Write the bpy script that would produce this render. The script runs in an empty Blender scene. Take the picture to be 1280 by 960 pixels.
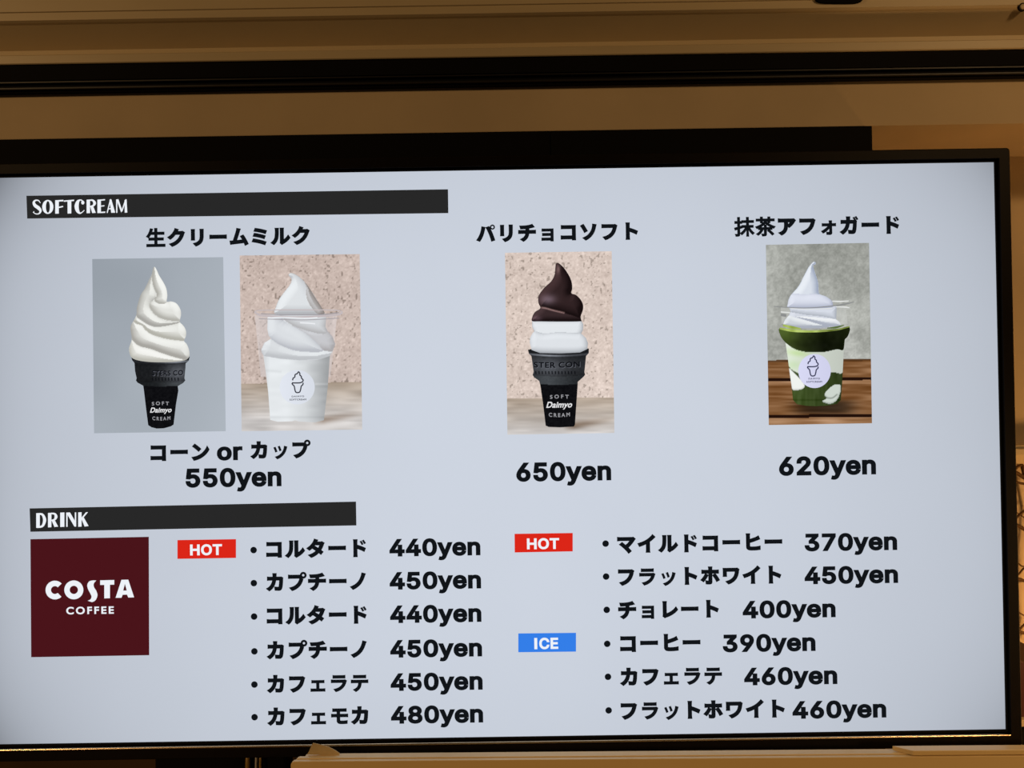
import bpy, bmesh, math, json
import numpy as np
from mathutils import Vector, Matrix, Euler
from mathutils.geometry import delaunay_2d_cdt

C = bpy.context.scene.collection
# ------------------------------------------------------------------ camera, light, exposure
ZC = 1.45                                   # lens height above the floor
ROLL, PITCH, YAW = 0.01545, 0.00891, 0.00109
F_PX, DIST = 1000.0, 0.957                  # focal length in pixels of a 1280 wide frame, lens to screen
cam = bpy.data.cameras.new('camera')
cam.sensor_fit = 'HORIZONTAL'; cam.sensor_width = 36.0; cam.lens = 36.0 * F_PX / 1280.0
cam.clip_start = 0.02; cam.clip_end = 50
cam_o = bpy.data.objects.new('camera', cam); C.objects.link(cam_o)
RM = Matrix.Rotation(YAW, 3, 'Z') @ Matrix.Rotation(PITCH, 3, 'X') @ Matrix.Rotation(ROLL, 3, 'Y')
cam_o.matrix_world = Matrix.Translation((0, -DIST, ZC)) @ (RM @ Matrix.Rotation(math.pi / 2, 3, 'X')).to_4x4()
sc = bpy.context.scene
sc.camera = cam_o
sc.view_settings.view_transform = 'Standard'
sc.view_settings.look = 'None'
sc.view_settings.exposure = 0.0
sc.view_settings.gamma = 1.0
sc.view_settings.use_curve_mapping = False
w = bpy.data.worlds.new('room'); sc.world = w; w.use_nodes = True
w.node_tree.nodes['Background'].inputs[0].default_value = (1.0, 0.66, 0.36, 1)
w.node_tree.nodes['Background'].inputs[1].default_value = 0.015


def lamp(name, kind, loc, energy, color, size, aim=None, spot=None):
    l = bpy.data.lights.new(name, kind); l.energy = energy; l.color = color
    if kind == 'AREA':
        l.shape = 'DISK'; l.size = size
    else:
        l.shadow_soft_size = size
    o = bpy.data.objects.new(name, l); C.objects.link(o); o.location = loc
    if aim is not None:
        o.rotation_euler = (Vector(aim) - Vector(loc)).to_track_quat('-Z', 'Y').to_euler()
    if spot:
        l.spot_size = spot; l.spot_blend = 0.9
    return o


WARM = (1.0, 0.62, 0.28)
lamp('ceiling_lamp', 'AREA', (-1.50, -1.05, ZC + 0.80), 4.6, WARM, 0.14, (-0.1, 0, ZC))
lamp('ceiling_lamp', 'AREA', (1.20, -0.95, ZC + 0.80), 4.0, WARM, 0.14, (0.1, 0, ZC))
lamp('wall_lamp', 'POINT', (0.98, -0.04, ZC - 0.36), 5.0, (1.0, 0.54, 0.19), 0.05)
lamp('fill_spot', 'SPOT', (1.12, -1.10, ZC - 0.10), 17.0, WARM, 0.06, (0.30, -0.05, ZC - 0.72), math.radians(72))  # added fill pair, no real fittings: brightens case front and strip ends
lamp('fill_spot', 'SPOT', (-1.28, -1.10, ZC - 0.10), 17.0, WARM, 0.06, (0.10, -0.05, ZC - 0.72), math.radians(72))


# ------------------------------------------------------------------ helpers
def at(px, py, Y=0.0):
    """point of the photograph's pixel on the vertical plane at depth Y"""
    d = RM @ Vector((px - 640.0, F_PX, 480.0 - py))
    s = (Y + DIST) / d.y
    return Vector((d.x * s, Y, ZC + d.z * s))


def lin(c):
    c = np.asarray(c, float) / 255.0
    return np.where(c <= 0.04045, c / 12.92, ((c + 0.055) / 1.055) ** 2.4)


def tag(o, label=None, cat=None, group=None, kind=None):
    if label: o['label'] = label
    if cat: o['category'] = cat
    if group: o['group'] = group
    if kind: o['kind'] = kind
    return o


def empty(name, loc):
    o = bpy.data.objects.new(name, None); C.objects.link(o); o.location = loc
    o.empty_display_size = 0.02
    return o


def link(name, me, mat, parent=None):
    o = bpy.data.objects.new(name, me); C.objects.link(o)
    if mat is not None:
        me.materials.append(mat)
    if parent is not None:
        o.parent = parent
        o.matrix_parent_inverse = Matrix.Translation(-parent.location) if parent.parent is None else Matrix.Identity(4)
    return o


def from_bm(name, bm, mat, parent=None, smooth=False, bevel=0.0, seg=2):
    me = bpy.data.meshes.new(name)
    bmesh.ops.recalc_face_normals(bm, faces=bm.faces)
    if bevel:
        bmesh.ops.bevel(bm, geom=list(bm.edges), offset=bevel, segments=seg, profile=0.6, affect='EDGES', clamp_overlap=True)
    bm.to_mesh(me); bm.free()
    if smooth:
        for p in me.polygons: p.use_smooth = True
    return link(name, me, mat, parent)


def bm_box(bm, x0, x1, y0, y1, z0, z1):
    v = [bm.verts.new((x, y, z)) for x in (x0, x1) for y in (y0, y1) for z in (z0, z1)]
    for f in ((0, 1, 3, 2), (4, 6, 7, 5), (0, 4, 5, 1), (2, 3, 7, 6), (0, 2, 6, 4), (1, 5, 7, 3)):
        bm.faces.new([v[i] for i in f])


def box(name, x0, x1, y0, y1, z0, z1, mat, parent=None, bevel=0.0, seg=2):
    bm = bmesh.new(); bm_box(bm, x0, x1, y0, y1, z0, z1)
    return from_bm(name, bm, mat, parent, bevel=bevel, seg=seg)


def extrude_profile(name, prof, x0, x1, mat, parent=None, bevel=0.0):
    """closed profile of (y, z) pulled along x"""
    bm = bmesh.new()
    a = [bm.verts.new((x0, y, z)) for y, z in prof]; b = [bm.verts.new((x1, y, z)) for y, z in prof]
    n = len(prof)
    bm.faces.new(a); bm.faces.new(b[::-1])
    for i in range(n):
        bm.faces.new((a[i], b[i], b[(i + 1) % n], a[(i + 1) % n]))
    return from_bm(name, bm, mat, parent, bevel=bevel)


def slab(name, pts, Y0, Y1, mat, parent=None, bevel=0.0):
    """outline given as world points in an x-z plane, thickened from Y0 to Y1"""
    bm = bmesh.new()
    a = [bm.verts.new((p.x, Y0, p.z)) for p in pts]; b = [bm.verts.new((p.x, Y1, p.z)) for p in pts]
    n = len(pts)
    bm.faces.new(a); bm.faces.new(b[::-1])
    for i in range(n):
        bm.faces.new((a[i], b[i], b[(i + 1) % n], a[(i + 1) % n]))
    return from_bm(name, bm, mat, parent, bevel=bevel)


def bm_tube(bm, pts, r, n=8):
    pts = [Vector(p) for p in pts]; rings = []
    for i, p in enumerate(pts):
        t = (pts[min(i + 1, len(pts) - 1)] - pts[max(i - 1, 0)]).normalized()
        u = t.cross(Vector((0, 1, 0.13))).normalized(); v = t.cross(u)
        rr = r[i] if isinstance(r, (list, tuple)) else r
        rings.append([bm.verts.new(p + (u * math.cos(a) + v * math.sin(a)) * rr) for a in np.arange(n) * 2 * math.pi / n])
    for A, B in zip(rings, rings[1:]):
        for i in range(n):
            bm.faces.new((A[i], A[(i + 1) % n], B[(i + 1) % n], B[i]))
    bm.faces.new(rings[0][::-1]); bm.faces.new(rings[-1])


def smooth_line(pts, k=6, closed=False):
    p = np.array(pts, float); n = len(p); out = []
    rng = range(n) if closed else range(n - 1)
    for i in rng:
        a, b, c, d = (p[(i - 1) % n], p[i], p[(i + 1) % n], p[(i + 2) % n]) if closed else (p[max(i - 1, 0)], p[i], p[i + 1], p[min(i + 2, n - 1)])
        for t in np.arange(k) / k:
            out.append(0.5 * (2 * b + (c - a) * t + (2 * a - 5 * b + 4 * c - d) * t * t + (3 * b - a - 3 * c + d) * t ** 3))
    if not closed: out.append(p[-1])
    return np.array(out)


# ------------------------------------------------------------------ materials
def new_mat(name):
    m = bpy.data.materials.new(name); m.use_nodes = True
    return m, m.node_tree, m.node_tree.nodes['Principled BSDF']


def paint(name, rgb, rough=0.6, var=0.08, scale=30.0, bump=0.1, spec=0.4, metal=0.0, stretch=(1, 1, 1)):
    m, nt, b = new_mat(name)
    tc = nt.nodes.new('ShaderNodeTexCoord'); mp = nt.nodes.new('ShaderNodeMapping')
    mp.inputs['Scale'].default_value = stretch
    nz = nt.nodes.new('ShaderNodeTexNoise'); nz.inputs['Scale'].default_value = scale; nz.inputs['Detail'].default_value = 4
    nt.links.new(tc.outputs['Object'], mp.inputs['Vector']); nt.links.new(mp.outputs[0], nz.inputs['Vector'])
    cr = nt.nodes.new('ShaderNodeValToRGB')
    c = lin(rgb)
    cr.color_ramp.elements[0].position = 0.3; cr.color_ramp.elements[1].position = 0.7
    cr.color_ramp.elements[0].color = (*(c * (1 - var)), 1); cr.color_ramp.elements[1].color = (*np.minimum(c * (1 + var), 1), 1)
    nt.links.new(nz.outputs['Fac'], cr.inputs[0]); nt.links.new(cr.outputs[0], b.inputs['Base Color'])
    b.inputs['Roughness'].default_value = rough; b.inputs['Specular IOR Level'].default_value = spec
    b.inputs['Metallic'].default_value = metal
    if bump:
        bp = nt.nodes.new('ShaderNodeBump'); bp.inputs['Strength'].default_value = bump; bp.inputs['Distance'].default_value = 0.002
        nt.links.new(nz.outputs['Fac'], bp.inputs['Height']); nt.links.new(bp.outputs[0], b.inputs['Normal'])
    return m


def glow(name, rgb, k=1.0):
    m = bpy.data.materials.new(name); m.use_nodes = True; nt = m.node_tree; nt.nodes.clear()
    e = nt.nodes.new('ShaderNodeEmission'); o = nt.nodes.new('ShaderNodeOutputMaterial')
    e.inputs[0].default_value = (*lin(rgb), 1); e.inputs[1].default_value = k
    nt.links.new(e.outputs[0], o.inputs[0])
    return m


def display_mat(name, alpha=None):
    """pixels of the lit display: colour comes from the displayed image held on the mesh"""
    m = glow(name, (255, 255, 255)); nt = m.node_tree
    e = nt.nodes['Emission']; a = nt.nodes.new('ShaderNodeAttribute'); a.attribute_name = 'picture'
    nt.links.new(a.outputs['Color'], e.inputs[0])
    if alpha is not None:
        t = nt.nodes.new('ShaderNodeBsdfTransparent'); mx = nt.nodes.new('ShaderNodeMixShader')
        mx.inputs[0].default_value = alpha
        nt.links.new(t.outputs[0], mx.inputs[1]); nt.links.new(e.outputs[0], mx.inputs[2])
        nt.links.new(mx.outputs[0], nt.nodes['Material Output'].inputs[0])
    return m


CREAM = paint('cream_paint', (205, 186, 150), 0.45, 0.06, 14, 0.08, 0.4, stretch=(0.3, 1, 1))
WALL = paint('wall_paint', (206, 184, 150), 0.75, 0.06, 8, 0.10, 0.2)
CASE = paint('cream_case', (214, 184, 128), 0.38, 0.06, 10, 0.06, 0.5, stretch=(0.2, 1, 1))
BLACK = paint('black_plastic', (15, 10, 7), 0.5, 0.1, 60, 0.05, 0.12)
MATT = paint('matt_black', (6, 5, 5), 0.8, 0.1, 40, 0.05, 0.15)
RAIL = paint('black_rail', (20, 18, 16), 0.5, 0.1, 40, 0.03, 0.4)
TRIM = paint('bronze_trim', (232, 206, 168), 0.27, 0.05, 80, 0.0, 0.5, metal=1.0)
MAROON = paint('maroon_board', (70, 30, 24), 0.55, 0.1, 30, 0.1, 0.3)
CARD = paint('torn_card', (176, 156, 118), 0.7, 0.12, 60, 0.3, 0.2)
TWIG = paint('dry_twig', (92, 66, 36), 0.7, 0.3, 60, 0.4, 0.2)
WHITE_CABLE = paint('white_cable', (210, 205, 195), 0.4, 0.03, 30, 0.0)
BRASS = paint('brass_cable', (170, 135, 60), 0.35, 0.05, 30, 0.0, 0.5)
FLOORM = paint('floor_paint', (120, 96, 70), 0.6, 0.15, 6, 0.1)

# ------------------------------------------------------------------ the room
def z_at(x_px, y_px, Y): return at(x_px, y_px, Y).z
XL, XR = -1.6, 1.6
# back wall, bulkhead, cornice: straight runs along x, heights read at the middle of the photograph
YW, YB = 0.26, 0.106
bm = bmesh.new(); bm_box(bm, XL, XR, YW, YW + 0.1, 0.0, 2.6)
tag(from_bm('wall_back', bm, WALL), kind='structure')
bm = bmesh.new(); bm_box(bm, XL, XR, -3.0, YW + 0.1, -0.05, 0.0)
tag(from_bm('floor', bm, FLOORM), kind='structure')
zb0, zb1 = z_at(640, 164.5, YB), z_at(640, 108, YB)
box_b = box('trim_1', XL, XR, YB, YW + 0.01, zb0, zb1 + 0.03, WALL, bevel=0.001)
tag(box_b, kind='structure')
# added dark sheet, its brown standing in for shade on the lower wall
tag(box('trim_3', XL, 0.55, YW - 0.012, YW + 0.01, 0.0, z_at(100, 915, YW), paint('shade_board', (84, 62, 36), 0.6, 0.15, 12, 0.1, 0.2, stretch=(0.2, 1, 1)), bevel=0.001), kind='structure')
YC = 0.086
z = lambda y, d=0.0: z_at(640, y - 2, YC + d)
prof = [(YW, z(72.5)), (YC + 0.001, z(72.5)), (YC, z(71.5)), (YC, z(62)), (YC + 0.002, z(60.5)), (YC + 0.03, z(60.5)),
        (YC + 0.032, z(56, 0.032)), (YC + 0.006, z(24, 0.006)), (YC + 0.003, z(20)), (YC, z(18)), (YC, z(8.6)), (YC - 0.0015, z(7.8)), (YC - 0.0015, z(-60)), (YW, z(-60))]
tag(extrude_profile('trim_2', prof, XL, XR, CREAM), kind='structure')

# black track under the cornice
zt, zm, zbm = z(72.5), z(92), z(106.5, 0.008)
tr = empty('sliding_door_track', (0, YC + 0.01, zt))
tag(tr, 'long black grooved track running right under the cream cornice', 'track')
extrude_profile('track_body', [(YC + 0.003, zt), (YC + 0.003, zm), (YC + 0.010, zm - 0.0005), (YC + 0.010, zbm), (YB, zbm), (YB, zt)], XL, XR, MATT, tr)
for y_, hh in ((95.0, 0.0016), (103.0, 0.0011)):
    zl_ = z(y_, 0.006)
    extrude_profile('track_lip', [(YC + 0.005, zl_ + hh * 0.6), (YC + 0.005, zl_ - hh), (YC + 0.011, zl_ - hh), (YC + 0.011, zl_ + hh)], XL, XR, RAIL, tr)

# two black panels hung below the bulkhead, behind the television
def panel(name, x0, x1, ztop, label):
    t = empty(name, ((x0 + x1) / 2, YB, ztop - 0.25)); tag(t, label, 'panel', None)
    box('board', x0, x1, YB - 0.014, YB + 0.006, ztop - 0.25, ztop, MATT, t, bevel=0.0012)
    box('back_frame', x0 + 0.03, x1 - 0.03, YB + 0.006, YW, ztop - 0.22, ztop - 0.03, MATT, t)
YP = YB - 0.014
xs, xe = at(688, 180, YP).x, at(1090.5, 172, YP).x
zp = z_at(1000, 158.5, YP)
panel('black_panel', -1.25, xs - 0.0004, zp, 'matt black panel behind the television, reaching left from the thin seam')
panel('black_panel', xs + 0.0004, xe, zp, 'matt black panel behind the television, between the thin seam and the bare brown wall')

# slot handle and screw on the cornice face
pts = [at(1048 + 30.5 * (1 if math.cos(a) > 0 else -1) * abs(math.cos(a)) ** 0.35, -3.5 - 8.5 * math.copysign(abs(math.sin(a)) ** 0.7, math.sin(a)), YC) for a in np.linspace(0, 2 * math.pi, 33)[:-1]]
h = slab('pull_handle', pts, YC - 0.004, YC + 0.003, MATT, bevel=0.001)
tag(h, 'small black oval slot handle at the top edge of the cream cornice', 'handle')
YK0 = YC + 0.0002
p = at(1278.5, 8.5, YK0)
s_ = empty('cap_screw', (p.x, YK0, p.z)); tag(s_, 'small round cream screw cap on the cornice at its right', 'screw')
bm = bmesh.new(); bmesh.ops.create_cone(bm, cap_ends=True, segments=24, radius1=0.0056, radius2=0.0052, depth=0.003, matrix=Matrix.Translation((p.x, YK0 + 0.0011, p.z)) @ Matrix.Rotation(math.pi / 2, 4, 'X'))
from_bm('washer', bm, BLACK, s_)
bm = bmesh.new(); bmesh.ops.create_uvsphere(bm, u_segments=20, v_segments=10, radius=0.0036, matrix=Matrix.Translation((p.x, YK0 - 0.0003, p.z)) @ Matrix.Diagonal((1, 0.3, 1, 1)))
from_bm('cap', bm, CREAM, s_, smooth=True)

# ------------------------------------------------------------------ television
u0, u1 = -0.6255, 0.5802
v0, v1 = -0.4115, 0.2653
SX0, SX1, SZ0, SZ1 = u0, u1, ZC + v0, ZC + v1
BZ_T, BZ_R, BZ_B = 0.0155, 0.0163, 0.0185
OX0, OX1, OZ0, OZ1 = SX0 - BZ_R, SX1 + BZ_R, SZ0 - BZ_B, SZ1 + BZ_T
tv = empty('television', ((OX0 + OX1) / 2, 0.03, OZ0))
tag(tv, 'wide flat television showing a soft cream and coffee price menu', 'television')


def ring(name, o, i, Yf, Yb, mat, parent, rad=0.0, Yi=None):
    """rectangular frame: outer and inner rectangles (x0,x1,z0,z1), front and back depth"""
    bm = bmesh.new()
    def loop(r, Y, rr):
        x0, x1, z0, z1 = r; L = []
        for cx, cz, a0 in ((x1 - rr, z1 - rr, 0), (x0 + rr, z1 - rr, 90), (x0 + rr, z0 + rr, 180), (x1 - rr, z0 + rr, 270)):
            for k in range(6):
                a = math.radians(a0 + k * 18)
                L.append(bm.verts.new((cx + rr * math.cos(a), Y, cz + rr * math.sin(a))))
        return L
    Yi = Yf if Yi is None else Yi
    e = 0.0012
    ob = loop(o, Yb, rad); of = loop(o, Yf + e, rad)
    of2 = loop((o[0] + e, o[1] - e, o[2] + e, o[3] - e), Yf, rad)
    fi = loop(i, Yi, 0.0004); ib = loop(i, Yb, 0.0004)
    seq = [ob, of, of2, fi, ib]
    n = len(ob)
    for A, B in zip(seq, seq[1:] + seq[:1]):
        for k in range(n):
            bm.faces.new((A[k], A[(k + 1) % n], B[(k + 1) % n], B[k]))
    return from_bm(name, bm, mat, parent)


fr = ring('bezel', (OX0, OX1, OZ0, OZ1), (SX0 - 0.0034, SX1 + 0.0034, SZ0 - 0.0034, SZ1 + 0.0034), -0.006, 0.02, BLACK, tv, 0.004)
ring('inner_frame', (SX0 - 0.0034, SX1 + 0.0034, SZ0 - 0.0034, SZ1 + 0.0034), (SX0, SX1, SZ0, SZ1), -0.002, 0.012, MATT, fr, 0.0)
# polished half-round strip along the lower bezel
zl = SZ0 - 0.0046
bm = bmesh.new(); bm_tube(bm, [(x, -0.0062, zl) for x in (SX0 - 0.0034, SX0 - 0.0024, SX0, 0.0, SX1 - 0.002, SX1, SX1 + 0.001)], 0.0014, 16)
st = from_bm('trim_strip', bm, TRIM, tv, smooth=True)
st['label'] = 'thin polished strip along the lower bezel'
bm = bmesh.new(); bm_box(bm, OX0 + 0.004, OX1 - 0.004, 0.014, 0.045, OZ0 + 0.004, OZ1 - 0.004)
bk = from_bm('back_cover', bm, MATT, tv, bevel=0.004)
bm = bmesh.new(); bm_box(bm, -0.28, 0.24, 0.040, YB - 0.018, ZC - 0.30, ZC + 0.12)
from_bm('electronics_housing', bm, MATT, tv, bevel=0.008)
bm = bmesh.new(); bm_box(bm, -0.14, 0.10, YB - 0.03, YW, ZC - 0.22, ZC - 0.02)
from_bm('wall_mount', bm, MATT, tv)
# stand post and cables seen under the left of the television
xq0, xq1 = at(196, 955, 0.03).x, at(358, 955, 0.03).x
bm = bmesh.new(); bm_box(bm, xq0, xq1, 0.025, 0.06, OZ0 - 0.30, OZ0 + 0.02)
from_bm('stand_post', bm, MATT, tv, bevel=0.002)
for px, m, r, nm in ((309.5, BRASS, 0.0028, 'brass coloured cable'), (320.2, WHITE_CABLE, 0.0014, 'thin white cable'), (325.5, BRASS, 0.0016, 'thin brass cable')):
    a = at(px, 944, 0.018); bm = bmesh.new()
    bm_tube(bm, [(a.x, 0.021, OZ0 + 0.004), (a.x - 0.0006, 0.019, OZ0 - 0.02), (a.x + 0.001, 0.019, OZ0 - 0.08), (a.x, 0.02, OZ0 - 0.2)], r)
    o = from_bm('cable', bm, m, tv, smooth=True); o['label'] = nm

# display: one lit panel, a little dimmer towards its edges as edge-lit panels are
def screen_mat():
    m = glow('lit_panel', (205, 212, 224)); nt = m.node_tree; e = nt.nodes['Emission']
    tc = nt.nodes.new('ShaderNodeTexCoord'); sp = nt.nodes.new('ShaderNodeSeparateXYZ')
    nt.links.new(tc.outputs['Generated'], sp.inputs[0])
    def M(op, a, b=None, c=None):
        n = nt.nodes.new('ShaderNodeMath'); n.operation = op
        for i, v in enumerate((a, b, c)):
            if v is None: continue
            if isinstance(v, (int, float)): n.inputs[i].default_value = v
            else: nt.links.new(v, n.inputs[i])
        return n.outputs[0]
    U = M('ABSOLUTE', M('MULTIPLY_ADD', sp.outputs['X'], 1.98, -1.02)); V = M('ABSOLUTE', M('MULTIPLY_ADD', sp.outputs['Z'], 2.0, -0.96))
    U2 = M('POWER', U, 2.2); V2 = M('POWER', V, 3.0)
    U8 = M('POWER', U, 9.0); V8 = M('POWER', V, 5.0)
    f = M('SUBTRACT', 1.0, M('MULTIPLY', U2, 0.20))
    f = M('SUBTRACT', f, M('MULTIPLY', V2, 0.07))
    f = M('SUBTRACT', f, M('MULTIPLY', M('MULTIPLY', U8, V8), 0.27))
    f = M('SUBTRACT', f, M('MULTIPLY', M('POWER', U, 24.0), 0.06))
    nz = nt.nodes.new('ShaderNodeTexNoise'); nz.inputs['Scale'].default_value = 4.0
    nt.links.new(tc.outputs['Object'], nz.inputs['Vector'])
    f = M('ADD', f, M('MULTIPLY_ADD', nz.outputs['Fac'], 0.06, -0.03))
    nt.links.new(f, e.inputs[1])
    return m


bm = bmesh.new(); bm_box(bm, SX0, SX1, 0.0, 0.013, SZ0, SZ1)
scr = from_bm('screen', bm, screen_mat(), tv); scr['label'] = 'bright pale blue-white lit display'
LAYER = 0.00015
DISP = display_mat('display_image')
DISP_A = display_mat('display_image_clear', 0.5)


def inside(P, poly):
    x, y = P[:, 0], P[:, 1]; r = np.zeros(len(P), bool)
    a = poly; b = np.roll(poly, -1, 0)
    for (x0, y0), (x1, y1) in zip(a, b):
        if y0 == y1: continue
        c = (y0 > y) != (y1 > y)
        r ^= c & (x < x0 + (y - y0) * (x1 - x0) / (y1 - y0))
    return r


def nearest(P, poly):
    """distance to the outline and unit direction towards the nearest point of it"""
    a = poly; b = np.roll(poly, -1, 0)
    best = np.full(len(P), 1e9); D = np.zeros((len(P), 2))
    for A, B in zip(a, b):
        e = B - A; l = e @ e
        if l < 1e-12: continue
        t = np.clip(((P - A) @ e) / l, 0, 1)
        d = A + t[:, None] * e - P; dd = (d * d).sum(1)
        k = dd < best; best[k] = dd[k]; D[k] = d[k]
    r = np.sqrt(best)
    return r, D / np.maximum(r, 1e-6)[:, None]


def fill(polys):
    """triangles of an outline with holes (even-odd)"""
    V, E = [], []
    for p in polys:
        k = len(V)
        V += [Vector((float(x), float(y))) for x, y in p]
        E += [(k + i, k + (i + 1) % len(p)) for i in range(len(p))]
    v, _, f, *_ = delaunay_2d_cdt(V, E, [], 0, 1e-7)
    if not f: return [], []
    P = np.array([(q.x, q.y) for q in v]); F = np.array(f)
    cen = P[F].mean(1); ok = np.zeros(len(F), bool)
    for p in polys: ok ^= inside(cen, np.asarray(p, float))
    return P, F[ok]


def to_plane(P, layer):
    """pixel outline -> points on the display"""
    return [tuple(at(float(x), float(y), -LAYER * layer)) for x, y in P]


def mesh_px(name, parts, mat, parent, layer, colours=None):
    vs, fs, cs = [], [], []
    for k, (P, F) in enumerate(parts):
        n = len(vs); vs += to_plane(P, layer); fs += [tuple(int(i) + n for i in f) for f in F]
        if colours is not None: cs.append(colours[k])
    me = bpy.data.meshes.new(name); me.from_pydata(vs, [], fs)
    if colours is not None:
        at_ = me.color_attributes.new('picture', 'FLOAT_COLOR', 'POINT')
        c = np.vstack(cs); c = np.hstack([c, np.ones((len(c), 1))]).astype(np.float32)
        at_.data.foreach_set('color', c.ravel())
    me.update()
    return link(name, me, mat, parent)


def flat(name, polys, rgb, parent, layer, mat=None):
    """flat coloured shapes of the displayed picture (list of outlines in pixels)"""
    return mesh_px(name, [fill([p]) for p in polys], mat or glow(name + '_colour', rgb), parent, layer)


def painted(name, outline, fn, parent, layer, step=1.0, mat=None, crisp=()):
    """a displayed image region: outline in pixels, fn(P) -> rgb 0..255"""
    o = np.asarray(outline, float)
    d = []
    for A, B in zip(o, np.roll(o, -1, 0)):
        n = max(1, int(np.hypot(*(B - A)) / (step * 1.5)))
        d += [A + (B - A) * t for t in np.arange(n) / n]
    o = np.array(d)
    lo, hi = o.min(0), o.max(0)
    gx, gy = np.meshgrid(np.arange(lo[0] + step / 2, hi[0], step), np.arange(lo[1] + step / 2, hi[1], step))
    G = np.stack([gx.ravel(), gy.ravel()], 1); G = G[inside(G, o)]
    r, _ = nearest(G, o); G = G[r > step * 0.4]
    k = len(o); V = [Vector((float(x), float(y))) for x, y in np.vstack([o, G])]
    v, _, f, *_ = delaunay_2d_cdt(V, [(i, (i + 1) % k) for i in range(k)], [], 0, 1e-7)
    P = np.array([(q.x, q.y) for q in v]); F = np.array(f); F = F[inside(P[F].mean(1), o)]
    return mesh_px(name, [(P, F)], mat or DISP, parent, layer, [lin(np.clip(fn(P), 0, 255))])


def tr(pts, ox, oy, s): return np.asarray(pts, float) / s + (ox, oy)
def ell(cx, cy, rx, ry, n=40): return np.array([(cx + rx * math.cos(a), cy + ry * math.sin(a)) for a in np.arange(n) * 2 * math.pi / n])


def ribbon(pts, wd, k=6):
    """pen stroke: centre line with a width at each point"""
    c = smooth_line(np.column_stack([np.asarray(pts, float), np.broadcast_to(wd, (len(pts),))]), k)
    p, q = c[:, :2], c[:, 2] / 2
    t = np.gradient(p, axis=0); t /= np.hypot(t[:, 0], t[:, 1])[:, None]; n = np.stack([-t[:, 1], t[:, 0]], 1)
    return np.vstack([p + n * q[:, None], (p - n * q[:, None])[::-1]])


RNG = np.random.default_rng(7)
TABLE = RNG.random((256, 256))


def noise(P, s, seed=0):
    q = P / s + seed * 17.37
    i = np.floor(q).astype(int); f = q - i; f = f * f * (3 - 2 * f)
    g = lambda a, b: TABLE[(i[:, 1] + b) % 256, (i[:, 0] + a) % 256]
    return (g(0, 0) * (1 - f[:, 0]) + g(1, 0) * f[:, 0]) * (1 - f[:, 1]) + (g(0, 1) * (1 - f[:, 0]) + g(1, 1) * f[:, 0]) * f[:, 1]


def lobes(spec):
    """colours of stacked rounded folds: later entries lie on top. entry = (outline, R, low, high, light)"""
    def fn(P):
        out = np.zeros((len(P), 3))
        for poly, R, lo, hi, L in spec:
            k = inside(P, poly)
            if poly is spec[0][0]: k[:] = True
            if not k.any(): continue
            r, d = nearest(P[k], poly)
            t = np.clip(r / R, 0, 1); nxy = (1 - t)[:, None] * d; nz = np.sqrt(np.maximum(0, 1 - (1 - t) ** 2))
            L_ = np.array(L, float); L_ /= np.linalg.norm(L_)
            s = np.clip(nxy[:, 0] * L_[0] + nxy[:, 1] * L_[1] + nz * L_[2], 0, 1)[:, None]
            out[k] = np.array(lo, float) * (1 - s) + np.array(hi, float) * s
        return out
    return fn


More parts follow.
